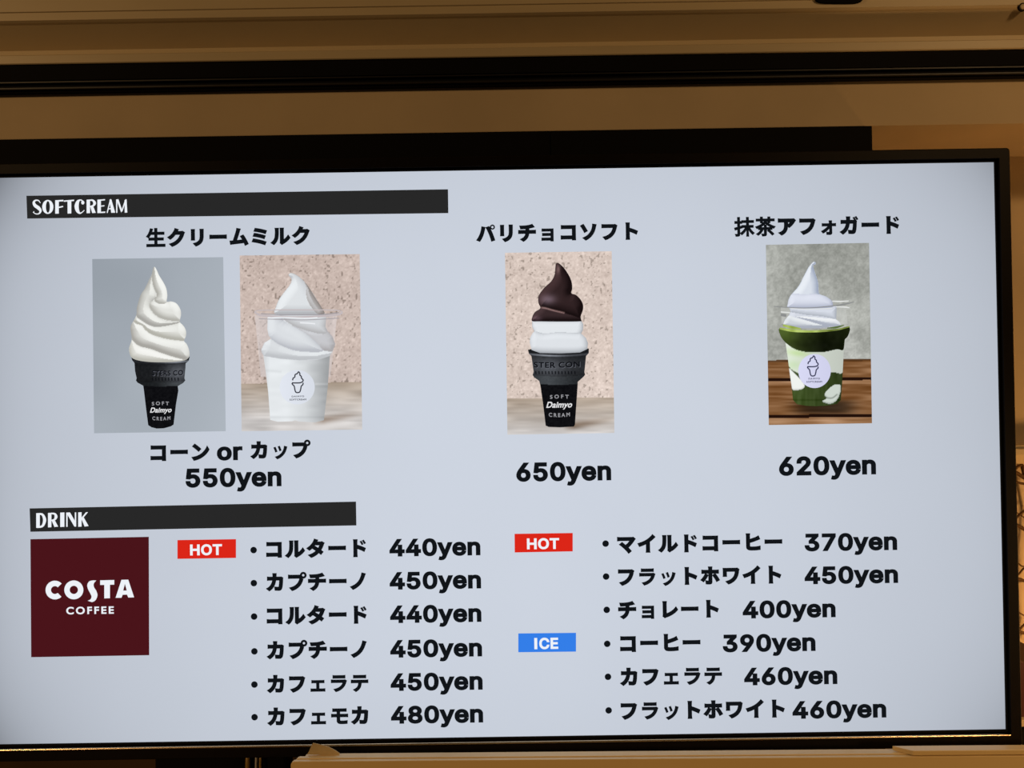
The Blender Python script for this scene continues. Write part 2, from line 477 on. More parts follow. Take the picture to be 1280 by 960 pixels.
# lettering of the menu: outlines in thousandths of the letter height
GLYPH = {}
GLYPH.update(json.loads(r'''{"ク":[1.0,[[279,-75,406,-24,505,30,600,100,674,171,750,269,804,360,840,438,872,535,911,621,911,629,782,708,756,696,734,691,574,691,621,776,405,845,389,778,375,740,339,672,280,591,240,548,179,492,144,466,30,394,196,267,284,330,339,376,394,430,458,506,652,506,642,479,614,421,566,348,528,301,451,231,375,180,302,144,255,125,110,79]]],"リ":[1.0,[[419,-75,496,-48,550,-24,601,5,634,27,676,64,701,91,741,146,761,184,771,206,790,270,805,376,812,782,602,782,610,652,609,406,599,318,585,274,565,238,541,209,486,165,415,131,265,90],[181,218,392,218,385,338,385,658,392,776,182,776,190,652,190,346]]],"ー":[1.0,[[904,276,921,276,921,494,789,484,234,484,78,492,78,277,242,284,799,284]]],"ム":[1.0,[[785,-79,974,8,928,114,859,249,790,369,715,482,532,400,592,320,642,238,416,214,495,445,558,644,602,756,378,801,369,724,352,650,288,442,201,194,42,193,76,-19,204,-1,458,24,732,56]]],"ミ":[1.0,[[752,-66,758,-65,836,115,678,171,524,214,324,259,181,284,175,282,102,101,299,66,504,19,661,-29],[725,226,728,226,802,409,664,455,549,485,358,526,231,549,225,548,154,370,155,365,306,341,470,306,609,269],[786,471,862,654,715,700,554,739,392,770,272,788,265,786,195,606,354,582,509,551,659,514]]],"ル":[1.0,[[178,-64,181,-64,231,-20,270,19,305,61,355,142,389,225,402,280,415,377,422,505,425,676,435,772,214,772,231,669,231,548,222,384,206,294,179,229,135,164,90,119,4,54],[565,-62,571,-61,634,-17,659,-6,724,32,809,94,862,140,911,189,986,281,870,450,800,352,766,314,710,261,664,228,664,678,675,775,455,775,468,681,468,80,456,29]]],"パ":[1.0,[[202,-45,252,26,295,98,338,180,369,250,395,320,424,415,481,649,524,576,556,511,639,319,705,131,752,-45,950,19,919,126,861,294,799,451,745,568,748,570,766,558,799,548,839,548,859,552,882,564,901,578,919,596,931,617,941,649,941,692,929,729,919,745,900,765,869,785,841,794,796,794,762,782,740,768,718,744,700,708,695,671,664,729,490,671,486,671,488,676,479,679,282,720,270,620,255,542,230,448,200,359,159,265,119,191,71,118,11,38],[809,615,786,624,772,638,765,652,762,676,770,700,782,715,800,725,825,727,848,720,865,704,874,684,874,658,864,636,849,622,830,615]]],"チ":[1.0,[[316,-76,396,-27,439,5,484,48,514,83,542,125,570,180,596,260,606,316,825,316,936,310,936,511,816,505,612,505,612,569,734,592,888,634,758,804,666,771,595,755,492,737,320,725,239,724,118,727,169,538,290,539,419,545,419,505,191,505,65,511,65,310,184,316,408,316,395,269,379,234,346,188,319,160,260,119,131,54]]],"ョ":[1.0,[[634,-71,792,-71,789,6,790,564,706,560,329,560,205,565,205,408,310,411,636,411,636,345,315,345,225,349,225,193,636,195,636,118,289,118,194,123,194,-37,312,-34,635,-34]]],"コ":[1.0,[[674,-37,880,-37,874,110,874,581,880,712,752,709,289,709,234,711,142,721,142,512,272,516,678,516,678,208,246,208,130,219,130,8,291,14,676,14]]],"ソ":[1.0,[[342,-64,426,-24,468,0,548,56,628,130,701,219,759,311,782,359,811,429,842,530,891,735,665,766,665,664,654,598,638,534,618,476,599,434,569,379,535,329,465,250,426,216,379,181,291,132,172,80],[282,304,459,401,462,406,316,661,248,764,69,671,124,592,184,494,239,394]]],"フ":[1.0,[[302,-59,392,-29,435,-11,526,36,606,92,654,135,700,184,751,251,784,309,808,360,849,476,879,601,904,652,904,660,786,735,734,726,269,726,118,736,118,530,250,535,659,535,639,469,598,380,550,314,494,257,440,218,409,199,356,174,292,150,150,111]]],"ト":[1.0,[[284,-54,509,-54,496,74,495,330,574,301,675,259,824,184,900,372,900,375,812,418,729,454,616,497,495,539,495,661,507,798,281,798,296,712,300,659,300,94,296,29]]],"ア":[1.0,[[271,-75,376,-16,434,27,481,76,519,130,548,189,568,250,580,312,581,334,641,286,645,288,709,335,756,376,829,452,875,511,920,581,974,654,872,751,794,744,235,744,100,760,100,546,242,554,389,552,394,448,388,348,370,272,341,216,320,190,294,166,234,126,204,113,89,74],[592,489,592,554,662,554,631,521]]],"ォ":[1.0,[[561,-74,604,-71,639,-57,666,-32,681,-4,685,13,681,339,779,339,871,334,871,494,768,487,678,487,684,624,512,624,525,545,528,487,298,487,188,494,188,332,291,339,454,338,378,265,302,208,229,161,138,114,246,-8,315,30,395,84,404,-66],[534,74,464,79,400,89,470,144,542,214]]],"ガ":[1.0,[[191,-75,276,-14,312,18,365,71,399,114,424,155,426,155,449,-37,612,-48,688,-45,720,-36,741,-26,768,-6,791,24,802,45,816,84,836,180,852,330,861,505,870,588,828,609,836,612,832,624,780,716,740,776,651,737,689,681,715,634,544,634,555,800,335,800,350,704,350,634,221,634,84,640,84,435,192,445,330,445,312,374,291,319,265,267,226,212,195,179,146,136,110,113,21,65],[592,145,519,151,430,164,461,222,485,281,505,346,525,445,668,445,659,304,641,183,630,145],[849,611,938,652,891,736,842,810,838,812,750,772,795,710]]],"ド":[1.0,[[258,-66,475,-66,466,96,466,318,541,290,649,245,794,171,871,357,871,362,846,375,711,436,579,487,466,525,468,671,480,785,251,785,266,704,270,660,270,62],[670,499,762,541,710,636,659,715,655,715,569,676,566,672,589,644,624,589],[785,544,874,588,875,591,821,684,766,761,694,727,676,716,734,638]]],"ン":[1.0,[[196,-52,298,-31,401,0,481,32,554,69,611,103,702,168,769,226,829,290,894,374,956,477,951,491,842,684,774,550,735,489,709,454,642,380,588,330,548,299,461,245,398,214,334,189,214,156,76,134],[429,369,571,512,509,574,419,651,315,731,245,778,111,634,190,580,286,504,368,431]]],"カ":[1.0,[[206,-66,291,-5,329,27,379,79,412,121,439,164,441,164,462,-22,464,-29,468,-30,634,-39,676,-39,714,-34,738,-26,774,-5,799,21,818,54,841,132,858,235,871,391,876,514,885,596,781,649,740,642,559,642,570,810,355,810,366,682,365,642,216,642,99,654,99,444,205,454,345,454,330,391,311,339,280,276,241,221,212,190,166,149,131,125,36,74],[609,154,524,161,445,171,445,174,475,229,499,288,522,366,540,454,682,454,674,312,656,191,645,154]]],"ッ":[1.0,[[365,-95,458,-56,514,-25,558,4,631,64,706,145,760,225,794,292,825,376,868,524,702,575,685,464,665,394,625,304,574,229,532,185,505,161,426,108,354,73,239,35],[274,241,385,282,334,419,286,529,178,487,234,359],[475,298,585,336,559,418,499,574,390,538,445,397]]],"プ":[1.0,[[294,-65,382,-36,431,-16,480,8,535,40,591,80,624,108,668,150,720,211,749,254,786,324,815,392,841,471,852,516,810,530,855,528,859,539,858,529,870,529,919,545,945,562,971,589,986,611,998,636,1006,688,999,737,990,760,975,785,939,821,896,844,848,852,814,850,766,834,736,812,714,789,700,768,682,718,681,689,676,710,676,718,681,719,246,719,191,722,109,734,109,522,246,528,650,528,629,458,590,375,559,328,536,300,482,248,434,211,365,174,278,141,141,105],[832,634,815,640,799,654,788,678,788,701,795,720,810,736,836,746,856,745,876,736,894,716,900,694,899,678,889,655,871,640,854,634]]],"タ":[1.0,[[266,-75,392,-22,476,24,548,73,585,103,629,144,730,59,738,65,864,214,755,299,784,342,822,416,856,496,881,572,918,632,919,640,786,720,754,709,730,705,575,705,620,784,406,851,389,782,366,730,315,646,272,591,211,526,171,491,130,460,25,391,185,265,251,310,319,365,471,264,416,218,328,162,239,123,95,75],[598,412,448,506,460,521,654,521,624,456]]],"ノ":[1.0,[[219,-55,340,1,422,53,526,135,572,180,620,234,681,324,734,424,775,520,819,645,855,724,854,727,641,785,609,646,571,541,520,439,464,357,390,281,330,234,292,209,192,156,65,108]]],"ェ":[1.0,[[144,-27,242,-22,764,-22,858,-27,858,139,755,130,576,130,576,381,729,381,819,376,819,538,712,531,292,531,189,538,189,376,278,381,419,381,419,130,251,130,144,137]]],"ラ":[1.0,[[358,-60,465,-27,528,-1,571,21,641,66,721,136,779,205,820,274,852,346,878,426,905,489,799,556,772,545,754,542,261,542,126,551,126,375,248,379,680,379,654,325,620,276,578,232,521,190,466,159,398,130,349,115,230,88],[208,585,318,589,715,589,826,585,826,765,760,755,706,752,328,752,275,755,208,765]]],"テ":[1.0,[[322,-70,395,-29,444,8,504,66,539,114,565,165,586,228,601,308,605,360,606,355,809,355,926,351,926,531,842,520,194,520,84,528,84,351,210,355,434,355,428,304,414,250,394,206,366,169,332,136,286,104,165,49],[192,580,306,584,710,584,824,580,824,759,726,747,292,747,192,758]]],"モ":[1.0,[[566,-30,716,-29,885,-19,895,158,772,144,676,139,572,140,548,146,538,156,538,299,806,299,854,298,919,290,919,469,810,462,538,462,538,559,736,559,849,555,849,727,728,721,290,721,162,727,162,555,366,559,366,462,224,462,102,470,102,292,238,299,366,299,366,119,372,85,384,57,400,34,422,13,451,-5,505,-22]]],"マ":[1.0,[[615,-96,624,-92,779,31,709,116,626,204,681,251,781,356,869,468,920,546,976,615,849,719,795,705,208,705,80,721,80,504,225,516,656,516,620,470,568,412,488,339,482,340,391,418,315,475,309,474,156,351,276,261,401,151,529,15]]],"イ":[1.0,[[430,-54,659,-54,645,25,642,62,642,456,710,504,778,559,828,604,914,691,762,832,690,749,615,678,539,617,454,562,376,521,275,476,170,439,35,400,126,219,289,272,369,305,460,348,444,338,444,65]]],"レ":[1.0,[[299,-57,348,-29,434,-3,559,48,684,114,766,170,834,225,884,274,951,352,841,521,758,421,718,381,670,341,620,305,531,251,476,224,398,193,398,650,414,770,181,770,198,686,202,629,202,104,199,86,181,44]]],"ホ":[1.0,[[434,-52,500,-51,536,-42,559,-31,575,-19,590,-1,601,20,611,59,611,360,652,310,708,228,759,139,801,53,976,149,932,229,870,330,821,401,774,460,926,456,926,658,795,649,611,649,611,684,622,808,396,808,416,719,418,649,206,649,88,664,88,454,222,461,251,461,251,459,201,369,146,291,102,240,25,165,191,51,272,144,289,-40,361,-49],[416,136,359,142,282,158,354,255,418,365],[612,411,611,461,704,461],[416,418,328,461,418,461]]],"ワ":[1.0,[[369,-71,454,-41,494,-24,540,0,621,53,659,83,720,142,761,194,800,255,834,331,856,404,874,482,889,581,912,662,800,736,752,727,230,727,101,731,109,624,109,401,101,298,311,298,305,415,305,538,680,538,661,442,636,371,611,324,592,298,538,239,482,196,414,158,356,134,211,90]]],"ヒ":[1.0,[[478,-27,605,-26,706,-21,890,-1,890,210,775,184,654,170,502,165,429,169,394,175,394,335,506,366,662,418,840,487,876,502,881,507,799,699,712,646,651,617,512,568,394,532,394,684,408,794,182,794,198,715,200,684,200,145,210,92,228,56,244,36,286,5,329,-11,355,-17,405,-24]]],"生":[1.0,[[40,-64,964,-64,964,89,581,89,581,245,885,245,885,396,581,396,581,520,919,520,919,672,581,672,581,855,424,855,424,672,336,672,335,670,379,814,225,848,184,711,135,601,91,529,69,499,16,440,16,436,88,397,144,354,144,245,424,245,424,89,40,89],[191,396,190,399,235,461,268,521,424,520,424,396]]],"抹":[1.0,[[585,-94,726,-94,711,195,756,128,801,71,839,31,904,-26,941,22,970,50,1008,79,934,137,882,190,835,250,788,325,945,326,945,464,726,464,726,558,966,558,966,696,726,696,726,849,585,849,585,696,360,696,360,660,304,660,304,852,164,852,164,660,32,660,32,522,164,522,164,380,8,338,49,200,164,235,164,45,34,45,66,-22,76,-55,82,-91,195,-89,238,-80,262,-69,286,-46,296,-26,302,1,304,46,331,21,369,-30,372,-31,455,31,516,91,560,142,599,196],[305,100,304,277,425,314,428,315,426,326,521,326,491,279,429,202,364,141],[305,420,304,522,411,522,411,558,585,558,585,464,372,464,372,440]]],"茶":[1.0,[[342,-95,422,-95,482,-90,522,-79,548,-62,564,-40,574,-1,574,169,650,109,714,51,775,-11,820,-67,936,14,899,62,864,100,802,158,738,212,842,212,842,285,912,259,930,290,954,322,1012,379,914,410,828,445,741,489,676,530,748,530,748,620,954,620,954,758,748,758,748,852,604,852,604,758,392,758,392,852,250,852,250,758,49,758,49,620,250,620,250,530,334,529,254,477,204,451,105,409,-1,372,60,308,91,255,158,279,158,212,250,212,218,166,162,110,106,66,40,24,100,-16,160,-67,252,4,320,73,355,116,409,201,411,208,395,212,430,212,430,41,292,41,328,-32],[575,180,574,212,621,212],[314,350,385,394,430,426,430,350],[575,350,574,438,630,397,709,351],[485,473,504,492,529,474],[394,579,392,620,431,620],[604,581,588,594,602,616]]],"0":[0.473,[[206,-42,258,-41,305,-29,342,-8,372,20,396,53,418,98,431,145,440,206,441,281,436,335,425,387,400,449,375,485,340,518,301,539,246,551,208,551,162,542,122,524,84,491,56,454,34,405,20,354,12,294,12,214,20,154,35,99,56,54,89,11,124,-16,166,-35],[225,85,208,88,192,95,175,114,164,135,152,171,148,201,145,274,152,338,171,389,196,416,211,422,234,424,246,421,262,412,280,392,292,366,306,301,308,224,299,162,280,116,259,94,245,88]]],"1":[0.473,[[40,-36,428,-36,428,91,311,91,311,545,186,545,50,445,51,356,109,329,176,379,176,91,40,91]]],"2":[0.473,[[28,-36,425,-36,425,92,234,92,299,160,372,246,401,295,414,334,418,365,416,395,404,442,391,466,369,495,324,529,282,545,246,551,204,551,168,545,139,535,99,511,72,486,52,458,39,426,32,401,29,326,162,326,164,379,172,401,189,416,215,424,241,422,268,411,282,389,284,359,276,336,256,306,28,62]]],"3":[0.473,[[195,-42,241,-42,275,-37,309,-27,338,-14,360,1,386,26,404,50,418,78,428,116,429,162,422,196,406,235,390,259,365,284,341,300,296,319,409,446,409,545,34,545,34,416,211,416,121,314,121,211,221,211,244,208,274,193,284,181,291,164,291,125,276,103,262,94,242,88,202,86,178,92,164,100,152,111,146,125,141,168,5,168,9,114,14,90,30,51,52,21,85,-6,118,-24,155,-36]]],"4":[0.473,[[246,-36,379,-36,379,70,449,70,449,199,379,199,379,354,261,354,374,545,225,544,4,170,4,70,246,70],[171,199,246,328,246,199]]],"5":[0.473,[[199,-42,242,-42,284,-35,328,-16,356,4,389,39,411,79,424,121,428,166,424,206,411,249,394,282,366,316,330,344,301,357,276,365,221,370,178,362,182,416,402,416,402,545,64,545,28,221,141,209,155,222,172,232,199,240,225,241,248,236,268,224,280,209,290,184,291,146,282,120,262,98,234,86,208,86,194,90,178,99,166,110,159,126,155,166,21,166,24,120,31,83,45,51,61,27,88,1,120,-20,154,-34]]],"6":[0.473,[[205,-42,248,-42,272,-39,299,-31,332,-15,361,6,381,27,400,55,416,92,425,142,424,186,418,219,398,265,381,288,360,309,339,324,300,341,255,349,390,545,232,545,85,328,54,271,39,234,28,178,29,131,40,84,60,44,98,1,122,-16,161,-34],[214,85,189,95,170,116,161,144,161,173,171,201,186,218,212,229,240,229,262,220,281,200,291,170,290,137,280,113,260,92,240,85]]],"7":[0.473,[[39,-36,188,-36,426,439,426,545,26,545,26,416,266,416]]],"8":[0.473,[[202,-42,250,-42,285,-37,334,-21,368,-1,396,25,418,55,431,89,436,115,436,156,424,204,400,244,374,269,396,298,409,324,415,346,418,397,405,446,380,486,349,515,308,538,274,548,248,551,205,551,168,545,141,536,101,514,76,491,55,462,42,435,35,401,35,359,40,334,55,299,78,267,48,238,22,186,16,154,16,116,25,78,50,32,85,-1,109,-16,140,-30],[216,85,179,94,160,109,151,131,155,161,171,183,199,196,242,199,261,194,284,180,294,168,300,151,299,121,286,103,268,91,239,85],[224,325,198,330,176,346,170,360,169,384,174,400,190,416,214,424,239,424,262,416,276,404,282,389,282,362,275,346,264,335,248,328]]],"9":[0.473,[[62,-36,220,-36,359,168,404,249,416,284,425,334,422,385,411,428,396,459,378,485,345,515,308,536,278,546,246,551,205,551,154,540,120,524,91,502,62,470,42,434,30,390,28,335,35,290,50,253,71,221,110,188,139,173,161,165,196,160],[214,280,185,292,171,309,162,332,162,370,172,396,188,412,208,422,239,424,260,416,280,396,291,364,290,330,282,310,262,289,240,280]]],"y":[0.409,[[84,-181,124,-179,168,-162,199,-137,222,-105,238,-74,424,415,279,414,195,180,110,415,-35,415,124,1,112,-36,101,-52,84,-54,35,-45,4,-165,56,-179]]],"e":[0.424,[[188,-44,235,-44,272,-37,301,-27,339,-6,366,19,384,43,396,69,410,111,410,118,344,132,408,134,408,208,402,255,391,295,374,331,358,354,336,375,310,394,270,411,226,420,182,420,144,412,105,396,65,366,42,340,18,295,6,261,-1,215,-1,159,5,119,18,80,41,38,74,3,109,-21,142,-35],[199,83,181,86,162,96,145,116,139,134,278,134,266,105,252,91,228,83],[145,257,149,267,164,282,191,294,219,294,232,290,244,284,262,260,262,257]]],"n":[0.43,[[16,-36,150,-36,150,241,155,261,162,274,178,286,196,292,224,292,240,286,251,275,259,255,260,-36,392,-36,392,267,390,286,380,322,371,341,351,370,328,391,292,410,249,420,198,419,165,410,149,401,148,415,16,415]]],"o":[0.435,[[185,-44,230,-44,270,-36,311,-19,340,1,370,32,398,80,411,124,416,158,416,218,409,262,396,299,376,335,340,375,311,395,270,412,230,420,185,420,145,412,106,396,72,372,48,346,22,306,8,266,-1,216,-1,159,4,125,18,81,40,40,72,4,98,-15,145,-36],[198,83,170,91,150,113,135,152,132,205,142,249,159,275,184,291,219,294,235,290,250,281,271,253,282,210,282,165,272,126,264,110,249,94,226,84]]],"r":[0.279,[[16,-36,150,-36,151,254,165,276,191,289,229,289,280,280,280,418,192,420,169,415,150,406,148,406,148,415,16,415]]],"H":[0.537,[[30,-30,155,-30,155,201,362,201,362,-30,486,-30,486,539,362,539,362,319,155,319,155,539,30,539]]],"T":[0.469,[[162,-30,286,-30,286,421,446,421,446,539,1,539,1,421,162,421]]],"I":[0.32,[[1,-30,300,-30,300,88,212,88,212,421,300,421,300,539,1,539,1,421,89,421,89,88,1,88]]],"C":[0.53,[[241,-36,294,-36,345,-26,394,-5,428,19,458,50,485,95,498,130,509,186,509,190,385,190,374,148,356,119,334,100,316,91,288,84,248,84,219,91,189,109,159,144,148,166,136,209,134,230,136,300,146,339,159,365,170,381,201,409,219,418,248,425,274,426,305,421,330,411,348,399,361,384,374,361,384,319,509,319,500,369,490,401,474,435,451,466,420,496,380,521,336,538,292,545,242,545,194,536,145,516,104,487,69,450,40,402,22,355,11,291,11,218,20,162,38,111,65,64,105,20,142,-6,194,-27]]],"bC":[0.728,[[404,-39,482,-36,544,-26,608,-8,692,32,692,211,606,159,531,128,492,118,448,111,379,114,342,121,311,132,270,155,245,175,224,199,204,230,191,260,181,302,179,344,182,384,196,430,218,470,246,505,274,528,309,548,341,560,382,569,434,571,484,566,526,556,580,536,686,479,685,656,609,686,542,706,492,716,438,721,351,716,286,701,235,681,201,662,180,650,134,612,92,566,60,514,32,440,22,397,18,334,21,281,32,231,51,181,80,130,120,80,158,45,208,11,269,-16,340,-34]]],"bO":[0.843,[[396,-39,484,-34,548,-19,608,6,656,36,698,71,740,121,771,175,791,225,804,280,808,325,804,404,789,465,768,516,739,564,706,602,655,648,598,681,544,702,505,711,482,716,418,721,341,716,274,700,224,680,188,659,168,646,126,611,85,564,54,511,30,449,19,399,15,350,19,282,34,220,52,174,84,120,121,75,166,36,225,1,278,-20,320,-30],[401,111,352,118,304,134,269,154,238,181,208,221,189,261,179,301,176,351,181,392,198,442,221,482,245,509,290,541,330,559,372,569,415,571,450,569,492,559,526,545,554,529,575,511,604,480,628,438,644,384,648,340,641,288,624,236,604,202,575,171,529,139,494,124,452,114]]],"bF":[0.489,[[46,-30,204,-30,204,288,470,288,470,435,204,435,204,564,470,564,470,712,46,712]]],"bE":[0.52,[[45,-30,501,-30,501,118,202,118,202,270,482,270,482,418,202,418,202,564,492,564,492,712,45,712]]],"bD":[0.77,[[46,-30,351,-30,414,-25,468,-12,529,11,585,45,620,75,661,121,695,175,718,230,731,296,734,329,731,391,718,454,702,495,679,540,640,592,595,634,549,664,491,689,421,706,344,712,46,712],[205,118,204,564,376,561,426,550,456,539,489,520,518,495,538,470,561,420,571,376,572,324,568,290,548,235,528,202,501,174,472,152,439,136,414,129,389,123,330,118]]],"bA":[0.687,[[-45,-30,120,-30,206,171,456,171,548,-30,712,-30,381,716,272,716],[270,319,328,470,390,319]]],"bI":[0.27,[[46,-30,204,-30,204,712,46,712]]],"bM":[0.801,[[42,-30,201,-30,201,446,368,238,414,238,580,448,581,-30,739,-30,739,712,604,712,391,450,180,712,42,712]]],"bY":[0.624,[[222,-30,381,-30,381,351,628,662,604,712,471,712,302,496,294,504,132,712,-1,711,-24,662,222,352]]],"bS":[0.478,[[209,-39,266,-37,304,-30,334,-19,368,0,400,29,426,64,445,104,454,139,456,181,448,244,420,301,382,345,345,375,211,455,184,476,166,500,161,530,171,550,196,566,222,572,258,572,302,561,346,538,378,510,429,531,429,660,389,685,354,701,314,714,276,720,219,720,170,712,136,701,104,685,80,668,52,640,35,614,20,579,11,535,10,502,19,449,46,396,88,352,126,322,254,243,284,215,299,193,305,160,302,150,291,132,270,118,229,109,202,110,174,116,140,131,96,164,68,197,14,179,14,39,60,6,102,-15,144,-29]]],"bT":[0.624,[[222,-30,381,-30,381,564,618,564,618,712,-12,712,-12,564,222,564]]],"bR":[0.624,[[48,-30,205,-30,205,266,235,265,260,256,285,238,309,212,380,113,470,-30,662,-30,568,101,498,215,460,269,416,318,402,311,414,319,408,325,415,320,419,321,455,354,482,395,492,420,501,459,501,524,490,571,476,601,459,628,430,656,404,675,370,691,330,704,275,711,48,712],[206,414,205,568,280,565,305,558,320,549,336,528,342,495,340,469,325,440,312,430,285,419,265,415]]],"ba":[0.447,[[124,-39,165,-37,218,-22,240,-11,235,9,244,-6,258,-20,274,-30,299,-37,341,-39,375,-30,441,10,441,80,395,104,378,94,378,312,375,345,365,381,344,420,319,446,295,462,271,474,241,482,206,487,159,487,104,477,51,452,26,432,5,410,6,299,58,280,71,296,104,322,135,338,164,344,191,344,208,340,220,331,226,318,228,291,126,256,76,232,54,218,35,201,19,181,8,161,-1,134,-2,76,10,38,21,19,41,-4,68,-22,90,-32],[178,84,160,89,150,99,146,109,146,123,150,132,164,148,179,158,228,179,228,104,201,88]]],"bi":[0.239,[[35,-30,184,-30,184,479,35,479],[96,502,124,502,158,516,179,538,192,571,192,599,179,632,158,654,124,668,96,668,62,654,41,632,28,599,28,571,41,538,62,516]]],"bm":[0.791,[[29,-30,178,-30,178,315,206,340,221,348,242,352,270,352,290,344,299,334,309,308,311,285,311,-30,460,-30,460,314,491,339,522,352,548,351,572,338,586,318,592,294,592,-30,742,-30,741,308,735,349,712,405,695,430,662,459,624,479,594,486,542,487,499,477,449,451,419,426,420,421,390,451,365,468,336,480,300,487,261,487,231,481,199,468,175,451,178,479,29,479]]],"by":[0.458,[[-26,-260,140,-259,485,479,319,479,222,262,120,479,-48,479,141,96]]],"bo":[0.572,[[260,-39,320,-36,361,-27,401,-12,439,9,474,39,496,65,518,100,534,140,544,188,546,235,542,276,535,308,518,351,495,386,465,419,432,444,401,461,365,475,321,485,290,487,228,485,172,470,116,441,82,414,51,376,36,352,19,312,9,271,6,216,9,184,16,150,34,103,60,61,80,38,108,14,145,-10,189,-27,228,-36],[262,101,234,106,214,115,198,126,179,148,168,169,159,201,159,254,162,270,178,301,200,325,224,339,249,346,298,346,330,336,348,326,374,300,384,282,394,250,394,202,382,162,365,136,351,124,315,106,285,101]]],"bN":[0.801,[[44,-30,196,-30,189,462,608,-30,736,-30,736,712,584,712,591,216,166,712,44,712]]],"kO":[0.553,[[241,-36,292,-36,336,-29,391,-6,429,20,461,54,491,101,510,150,522,222,522,285,515,339,498,394,468,446,431,486,389,516,340,536,292,545,241,545,194,536,148,518,102,486,66,446,36,394,19,340,11,291,11,218,21,158,40,106,65,64,104,21,145,-8,194,-27],[261,83,230,88,201,100,170,128,159,144,148,166,138,201,134,230,134,279,138,308,146,339,171,382,194,404,219,418,248,425,272,426,304,421,332,409,364,381,375,365,388,339,398,300,400,231,396,201,388,170,375,144,355,118,332,100,315,91,286,84]]],"kE":[0.439,[[30,-30,405,-30,405,88,155,88,155,199,385,199,385,316,155,316,155,421,402,421,402,539,30,539]]]}'''))
_e = np.array(GLYPH['kE'][1][0]).reshape(-1, 2); GLYPH['kI'] = [0.27, [[40, int(_e[:, 1].min()), 185, int(_e[:, 1].min()), 185, int(_e[:, 1].max()), 40, int(_e[:, 1].max())]]]


def text_polys(s, tag_='', track=0.0):
    out = []; x = 0.0
    for ch in s:
        if ch == ' ': x += 0.3; continue
        a, cs = GLYPH.get(tag_ + ch) or GLYPH[ch]
        out.append([np.array(c, float).reshape(-1, 2) / 1000 + (x, 0) for c in cs]); x += a + track
    return out


def text(name, s, parent, layer, mat, x0, x1, yc, mode='kana', h=None, tag_='', track=0.0, shear=0.0, arc=0.0):
    """kana: yc is the middle of the letter body; latin: yc is the baseline and h the height of a 0"""
    G = text_polys(s, tag_, track)
    A = np.vstack([c for g in G for c in g]); lo, hi = A[:, 0].min(), A[:, 0].max()
    sx = (x1 - x0) / (hi - lo); sy = sx
    if h is not None:
        base = 'H' if mode == 'caps' else '0'
        gb = np.vstack([c for g in (text_polys(s[0] if mode == 'caps' else '0', tag_)) for c in g]); sy = h / (gb[:, 1].max() - gb[:, 1].min())
    mid = 0.375 if mode == 'kana' else 0.0
    cx = (x0 + x1) / 2; c = at(cx, yc, -LAYER * layer); k = (DIST - LAYER * layer) / F_PX
    vs, fs = [], []
    for g in G:
        P, F = fill(g)
        n = len(vs)
        for x, y in P:
            X = (x - (lo + hi) / 2) * sx + y * shear * sx
            vs.append((c.x + X * k, c.y, c.z + ((y - mid) * sy + arc * X * X) * k))
        fs += [tuple(int(i) + n for i in f) for f in F]
    me = bpy.data.meshes.new(name); me.from_pydata(vs, [], fs); me.update()
    return link(name, me, mat, parent)


INK = glow('ink_black', (17, 20, 24)); WHITE = glow('letter_white', (238, 242, 248)); BAR = glow('bar_black', (40, 40, 40))

# dish names and prices
for s, x0, x1, y in (('生クリームミルク', 181.9, 387.5, 296.0), ('パリチョコソフト', 594.7, 797.8, 290.2), ('抹茶アフォガード', 917.3, 1124.1, 282.2)):
    text('dish_name', s, scr, 2, INK, x0, x1, y)
o = text('serving_choice', 'コーン', scr, 2, INK, 188, 262, 565.2)
o = text('serving_choice', 'or', scr, 2, INK, 271.2, 303.2, 574.0, 'latin', h=22.5)
o = text('serving_choice', 'カップ', scr, 2, INK, 312.5, 388.3, 562.2)
for s, x0, x1, y in (('550yen', 232, 351.9, 607.2), ('650yen', 645.5, 764, 599.8), ('620yen', 974, 1095, 592.4)):
    text('price', s, scr, 2, INK, x0, x1, y, 'latin', h=24.2)
ROWS = [('コルタード', 332.7, 457.5, 685.6, '440yen', 486.9, 600.5, 693.6, 317.0, 687.6), ('カプチーノ', 332.2, 457.5, 727.0, '450yen', 487.2, 601.3, 735.0, 317.3, 728.9),
        ('コルタード', 333.4, 458.3, 768.8, '440yen', 487.8, 601.7, 776.8, 317.6, 770.7), ('カプチーノ', 333, 458.5, 812.0, '450yen', 488, 602.5, 820.0, 318, 814.2),
        ('カフェラテ', 333.3, 460.3, 854.2, '450yen', 488.5, 603.2, 861.6, 318, 855.7), ('カフェモカ', 333.8, 460.3, 895.0, '480yen', 489, 603.8, 902.6, 318.2, 896.5),
        ('マイルドコーヒー', 771.6, 977.6, 678.6, '370yen', 1006, 1121.4, 687.0, 757, 679.5), ('フラットホワイト', 772.8, 976.5, 719.6, '450yen', 1006, 1122.5, 728.2, 757.6, 720.7),
        ('チョレート', 772.8, 898.5, 761.6, '400yen', 928.6, 1044.4, 771.0, 758.4, 762.3), ('コーヒー', 775.2, 875.4, 803.6, '390yen', 903.7, 1019.3, 813.2, 759, 804.8),
        ('カフェラテ', 774.8, 902.3, 845.2, '460yen', 930.5, 1046.5, 854.6, 760, 846), ('フラットホワイト', 776.3, 980.7, 887.0, '460yen', 990.9, 1107.7, 896.4, 760.8, 888)]
for nm, a, b, y, pr, c, d, yb, bx, by in ROWS:
    text('drink_name', nm, scr, 2, INK, a, b, y)
    text('price', pr, scr, 2, INK, c, d, yb, 'latin', h=22.4)
    flat('bullet', [ell(bx, by, 4.1, 4.1, 20)], None, scr, 2, INK)

